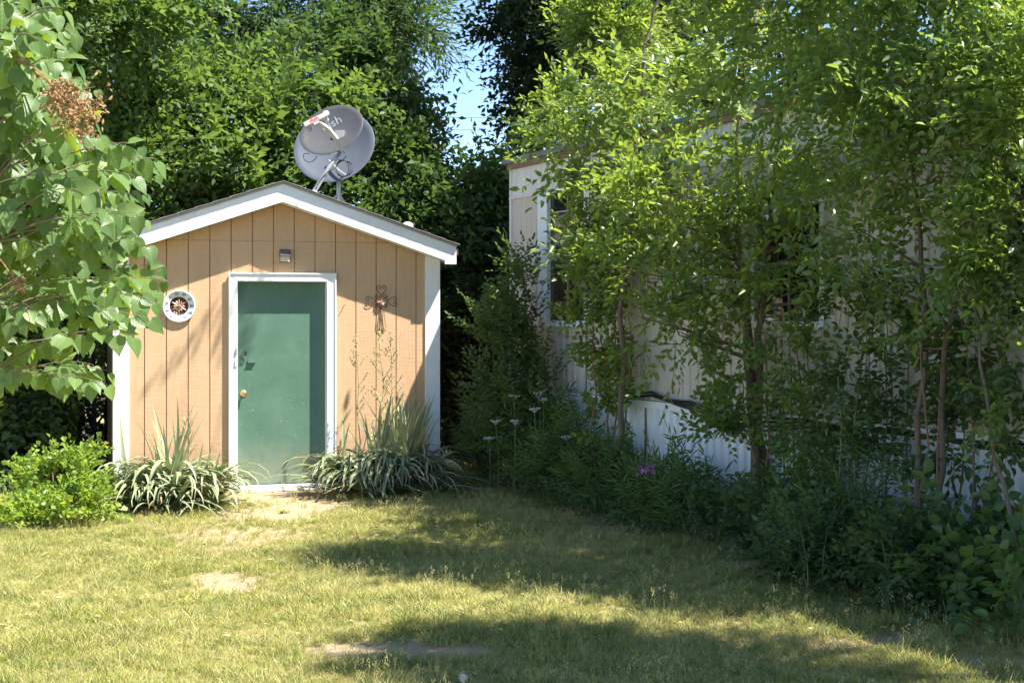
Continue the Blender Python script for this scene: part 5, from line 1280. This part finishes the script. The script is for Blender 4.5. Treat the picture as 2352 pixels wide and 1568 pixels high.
# ------------------------------------------------------------------ grass
def make_grass():
    rng = np.random.default_rng(8); rg = random.Random(8)
    m, t, out = newmat('lawn_grass_blade')
    gp = N(t, 'ShaderNodeNewGeometry').outputs['Position']
    at = N(t, 'ShaderNodeAttribute', attribute_name='rnd').outputs['Fac']
    n1 = noise(t, gp, .75, 4, .6); n2 = noise(t, gp, 5, 3, .6)
    c = mixc(t, ramp(t, n1, [(.38, 0), (.62, 1)]), (.31, .325, .07), (.49, .45, .165))
    c = mixc(t, ramp(t, n2, [(.42, 0), (.66, .8)]), c, (.17, .24, .05))
    c = mixc(t, ramp(t, at, [(.62, 0), (.8, 1)]), c, (.54, .46, .23))
    p = N(t, 'ShaderNodeBsdfPrincipled'); p.inputs['Roughness'].default_value = .5; p.inputs['Specular IOR Level'].default_value = .3
    t.links.new(c, p.inputs['Base Color'])
    tr = N(t, 'ShaderNodeBsdfTranslucent'); t.links.new(mixc(t, .5, c, (.45, .5, .08)), tr.inputs[0])
    ms = N(t, 'ShaderNodeMixShader'); ms.inputs[0].default_value = .3
    t.links.new(p.outputs[0], ms.inputs[1]); t.links.new(tr.outputs[0], ms.inputs[2]); t.links.new(ms.outputs[0], out.inputs[0])
    coll = bpy.data.collections.new('grass_tufts')
    def tuft(k, n, hmin, hmax, spread, wd, seedhead=False):
        V = []; F = []; RV = []
        for j in range(n):
            a = rg.uniform(0, 6.283); r = spread*math.sqrt(rg.random()); bx_, by_ = r*math.cos(a), r*math.sin(a)
            h = rg.uniform(hmin, hmax); la = rg.uniform(0, 6.283); ln = rg.uniform(.2, 1.4)*h*(1 if hmax < .09 else .45); w_ = wd*rg.uniform(.7, 1.3); fa = rg.uniform(0, 6.283)
            s = Vector((math.cos(fa), math.sin(fa), 0))*w_*.5; i0 = len(V); q = rg.random()
            for u, wu in ((0, 1), (.5, .85), (1, .12)):
                pc = Vector((bx_+math.cos(la)*ln*u*u, by_+math.sin(la)*ln*u*u, h*u*(1-.25*u)))
                V += [tuple(pc-s*wu), tuple(pc+s*wu)]; RV += [q, q]
            F += [(i0, i0+1, i0+3, i0+2), (i0+2, i0+3, i0+5, i0+4)]
            if seedhead and j < 3:
                for w2 in range(7):
                    pc = Vector((bx_+math.cos(la)*ln, by_+math.sin(la)*ln, h*.85))+Vector((rg.gauss(0, .006), rg.gauss(0, .006), w2*.004)); i0 = len(V)
                    V += [tuple(pc+Vector((0, 0, -.004))), tuple(pc+Vector((.0022, 0, 0))), tuple(pc+Vector((0, 0, .005))), tuple(pc+Vector((-.0022, 0, 0)))]; RV += [.75]*4; F.append((i0, i0+1, i0+2, i0+3))
        me = bpy.data.meshes.new('grass_tuft'); me.from_pydata(V, [], F); me.materials.append(m)
        a = me.attributes.new('rnd', 'FLOAT', 'POINT'); a.data.foreach_set('value', RV)
        o = bpy.data.objects.new('grass_tuft_%d' % k, me); coll.objects.link(o)
    for k in range(5): tuft(k, 11, .025, .06, .022, .0032)
    for k in range(5, 7): tuft(k, 16, .045, .095, .03, .0038)
    tuft(7, 7, .07, .14, .02, .0026, True)
    def rosette(k, n, L, W, q, flat):
        V = []; F = []; RV = []
        for j in range(n):
            a = j*2.4+rg.uniform(-.3, .3); l_ = L*rg.uniform(.6, 1.1); up_ = rg.uniform(.1, .6)*(0 if flat else 1)
            lf = leaf6(l_, W*rg.uniform(.8, 1.2), .1, .15)
            if flat: lf = lf+np.array([rg.uniform(-.02, .02), rg.uniform(-.02, .02), .035])
            V2 = lf@rotm(rg.uniform(-.3, .3), -up_, a).T; i0 = len(V); V += V2.tolist(); F += (F6+i0).tolist(); RV += [q+rg.uniform(0, .1)]*6
        me = bpy.data.meshes.new('grass_tuft'); me.from_pydata(V, [], F); me.materials.append(m)
        a = me.attributes.new('rnd', 'FLOAT', 'POINT'); a.data.foreach_set('value', RV)
        o = bpy.data.objects.new('grass_tuft_%d' % k, me); coll.objects.link(o)
    rosette(8, 9, .085, .024, .1, False)
    rosette(9, 2, .045, .020, .95, True)
    pts = []
    for (y0, y1, dens) in ((4.6, 7.5, 2100), (7.5, 9.5, 1700), (9.5, 12, 1250), (12, 17.5, 800)):
        xw = .40*y1+.5; area = 2*xw*(y1-y0); n = int(area*dens)
        x = rng.uniform(-xw, xw, n); y = rng.uniform(y0, y1, n); pts.append(np.stack([x, y], 1))
    P_ = np.concatenate(pts); x, y = P_[:, 0], P_[:, 1]
    a, b = sh_local(x, y); k1 = (a > -.03) & (a < 3.11) & (b > -.07) & (b < 2.55)
    k1 |= (a > .95) & (a < 2.1) & (b > -.16) & (b < .3)
    a2, b2 = tr_local(x, y); k2 = (a2 > -.03) & (a2 < 13.7) & (b2 > -.05) & (b2 < 3.75)
    so_ = soil_at(x, y)
    thin = .5+.5*np.sin(1.9*x+.8*np.sin(1.3*y))*np.sin(1.6*y+.6*np.sin(2.1*x))
    under = np.clip((b2+1.7)/1.5, 0, 1)*((a2 > -1) & (a2 < 14))           # bare, shaded ground beside the wall
    keep = ~(k1 | k2) & (rng.random(len(x)) > np.clip(so_*1.15, 0, .97)) & (rng.random(len(x)) > .25*thin) & (rng.random(len(x)) > under*.45)
    x, y = x[keep], y[keep]; n = len(x)
    idx = rng.integers(0, 5, n); lush = (np.sin(2.7*x+1)*np.sin(3.3*y+2)+.5*np.sin(7.1*x-5.3*y)) > .55
    idx = np.where(lush & (rng.random(n) < .45), rng.integers(5, 7, n), idx); idx = np.where(rng.random(n) < .07, rng.integers(5, 7, n), idx); idx = np.where(rng.random(n) < .035, 7, idx); idx = np.where(rng.random(n) < .0035, 8, idx); idx = np.where(rng.random(n) < .0035, 9, idx)
    me = bpy.data.meshes.new('lawn_grass'); me.vertices.add(n)
    z = gz(x, y)-.004
    me.vertices.foreach_set('co', np.stack([x, y, z], 1).astype(np.float32).ravel()); me.update()
    for nm, tp_, val in (('rz', 'FLOAT', rng.uniform(0, 6.283, n)), ('scl', 'FLOAT', np.clip(rng.uniform(.65, 1.15, n)*(1+.35*np.sin(5.1*x+2.2*np.sin(3.7*y))*np.sin(4.3*y+1.7*np.sin(4.9*x))), .5, 1.7)), ('pick', 'INT', idx)):
        at_ = me.attributes.new(nm, tp_, 'POINT'); at_.data.foreach_set('value', val.astype(np.float32 if tp_ == 'FLOAT' else np.int32))
    o = bpy.data.objects.new('lawn_grass', me); COL.objects.link(o); o['kind'] = 'stuff'; tag(o, 'patchy sunlit lawn of short yellowish green grass', 'grass')
    ng = bpy.data.node_groups.new('grass_scatter', 'GeometryNodeTree')
    ng.interface.new_socket('Geometry', in_out='INPUT', socket_type='NodeSocketGeometry'); ng.interface.new_socket('Geometry', in_out='OUTPUT', socket_type='NodeSocketGeometry')
    gi = ng.nodes.new('NodeGroupInput'); go = ng.nodes.new('NodeGroupOutput')
    ci = ng.nodes.new('GeometryNodeCollectionInfo'); ci.inputs[0].default_value = coll; ci.inputs[1].default_value = True; ci.inputs[2].default_value = True
    ip = ng.nodes.new('GeometryNodeInstanceOnPoints'); ip.inputs['Pick Instance'].default_value = True
    def na(nm, tp_):
        q = ng.nodes.new('GeometryNodeInputNamedAttribute'); q.data_type = tp_; q.inputs[0].default_value = nm; return q.outputs[0]
    cx_ = ng.nodes.new('ShaderNodeCombineXYZ'); ng.links.new(na('rz', 'FLOAT'), cx_.inputs[2])
    ng.links.new(gi.outputs[0], ip.inputs['Points']); ng.links.new(ci.outputs[0], ip.inputs['Instance']); ng.links.new(na('pick', 'INT'), ip.inputs['Instance Index'])
    ng.links.new(cx_.outputs[0], ip.inputs['Rotation']); ng.links.new(na('scl', 'FLOAT'), ip.inputs['Scale']); ng.links.new(ip.outputs[0], go.inputs[0])
    md = o.modifiers.new('scatter', 'NODES'); md.node_group = ng
make_grass()
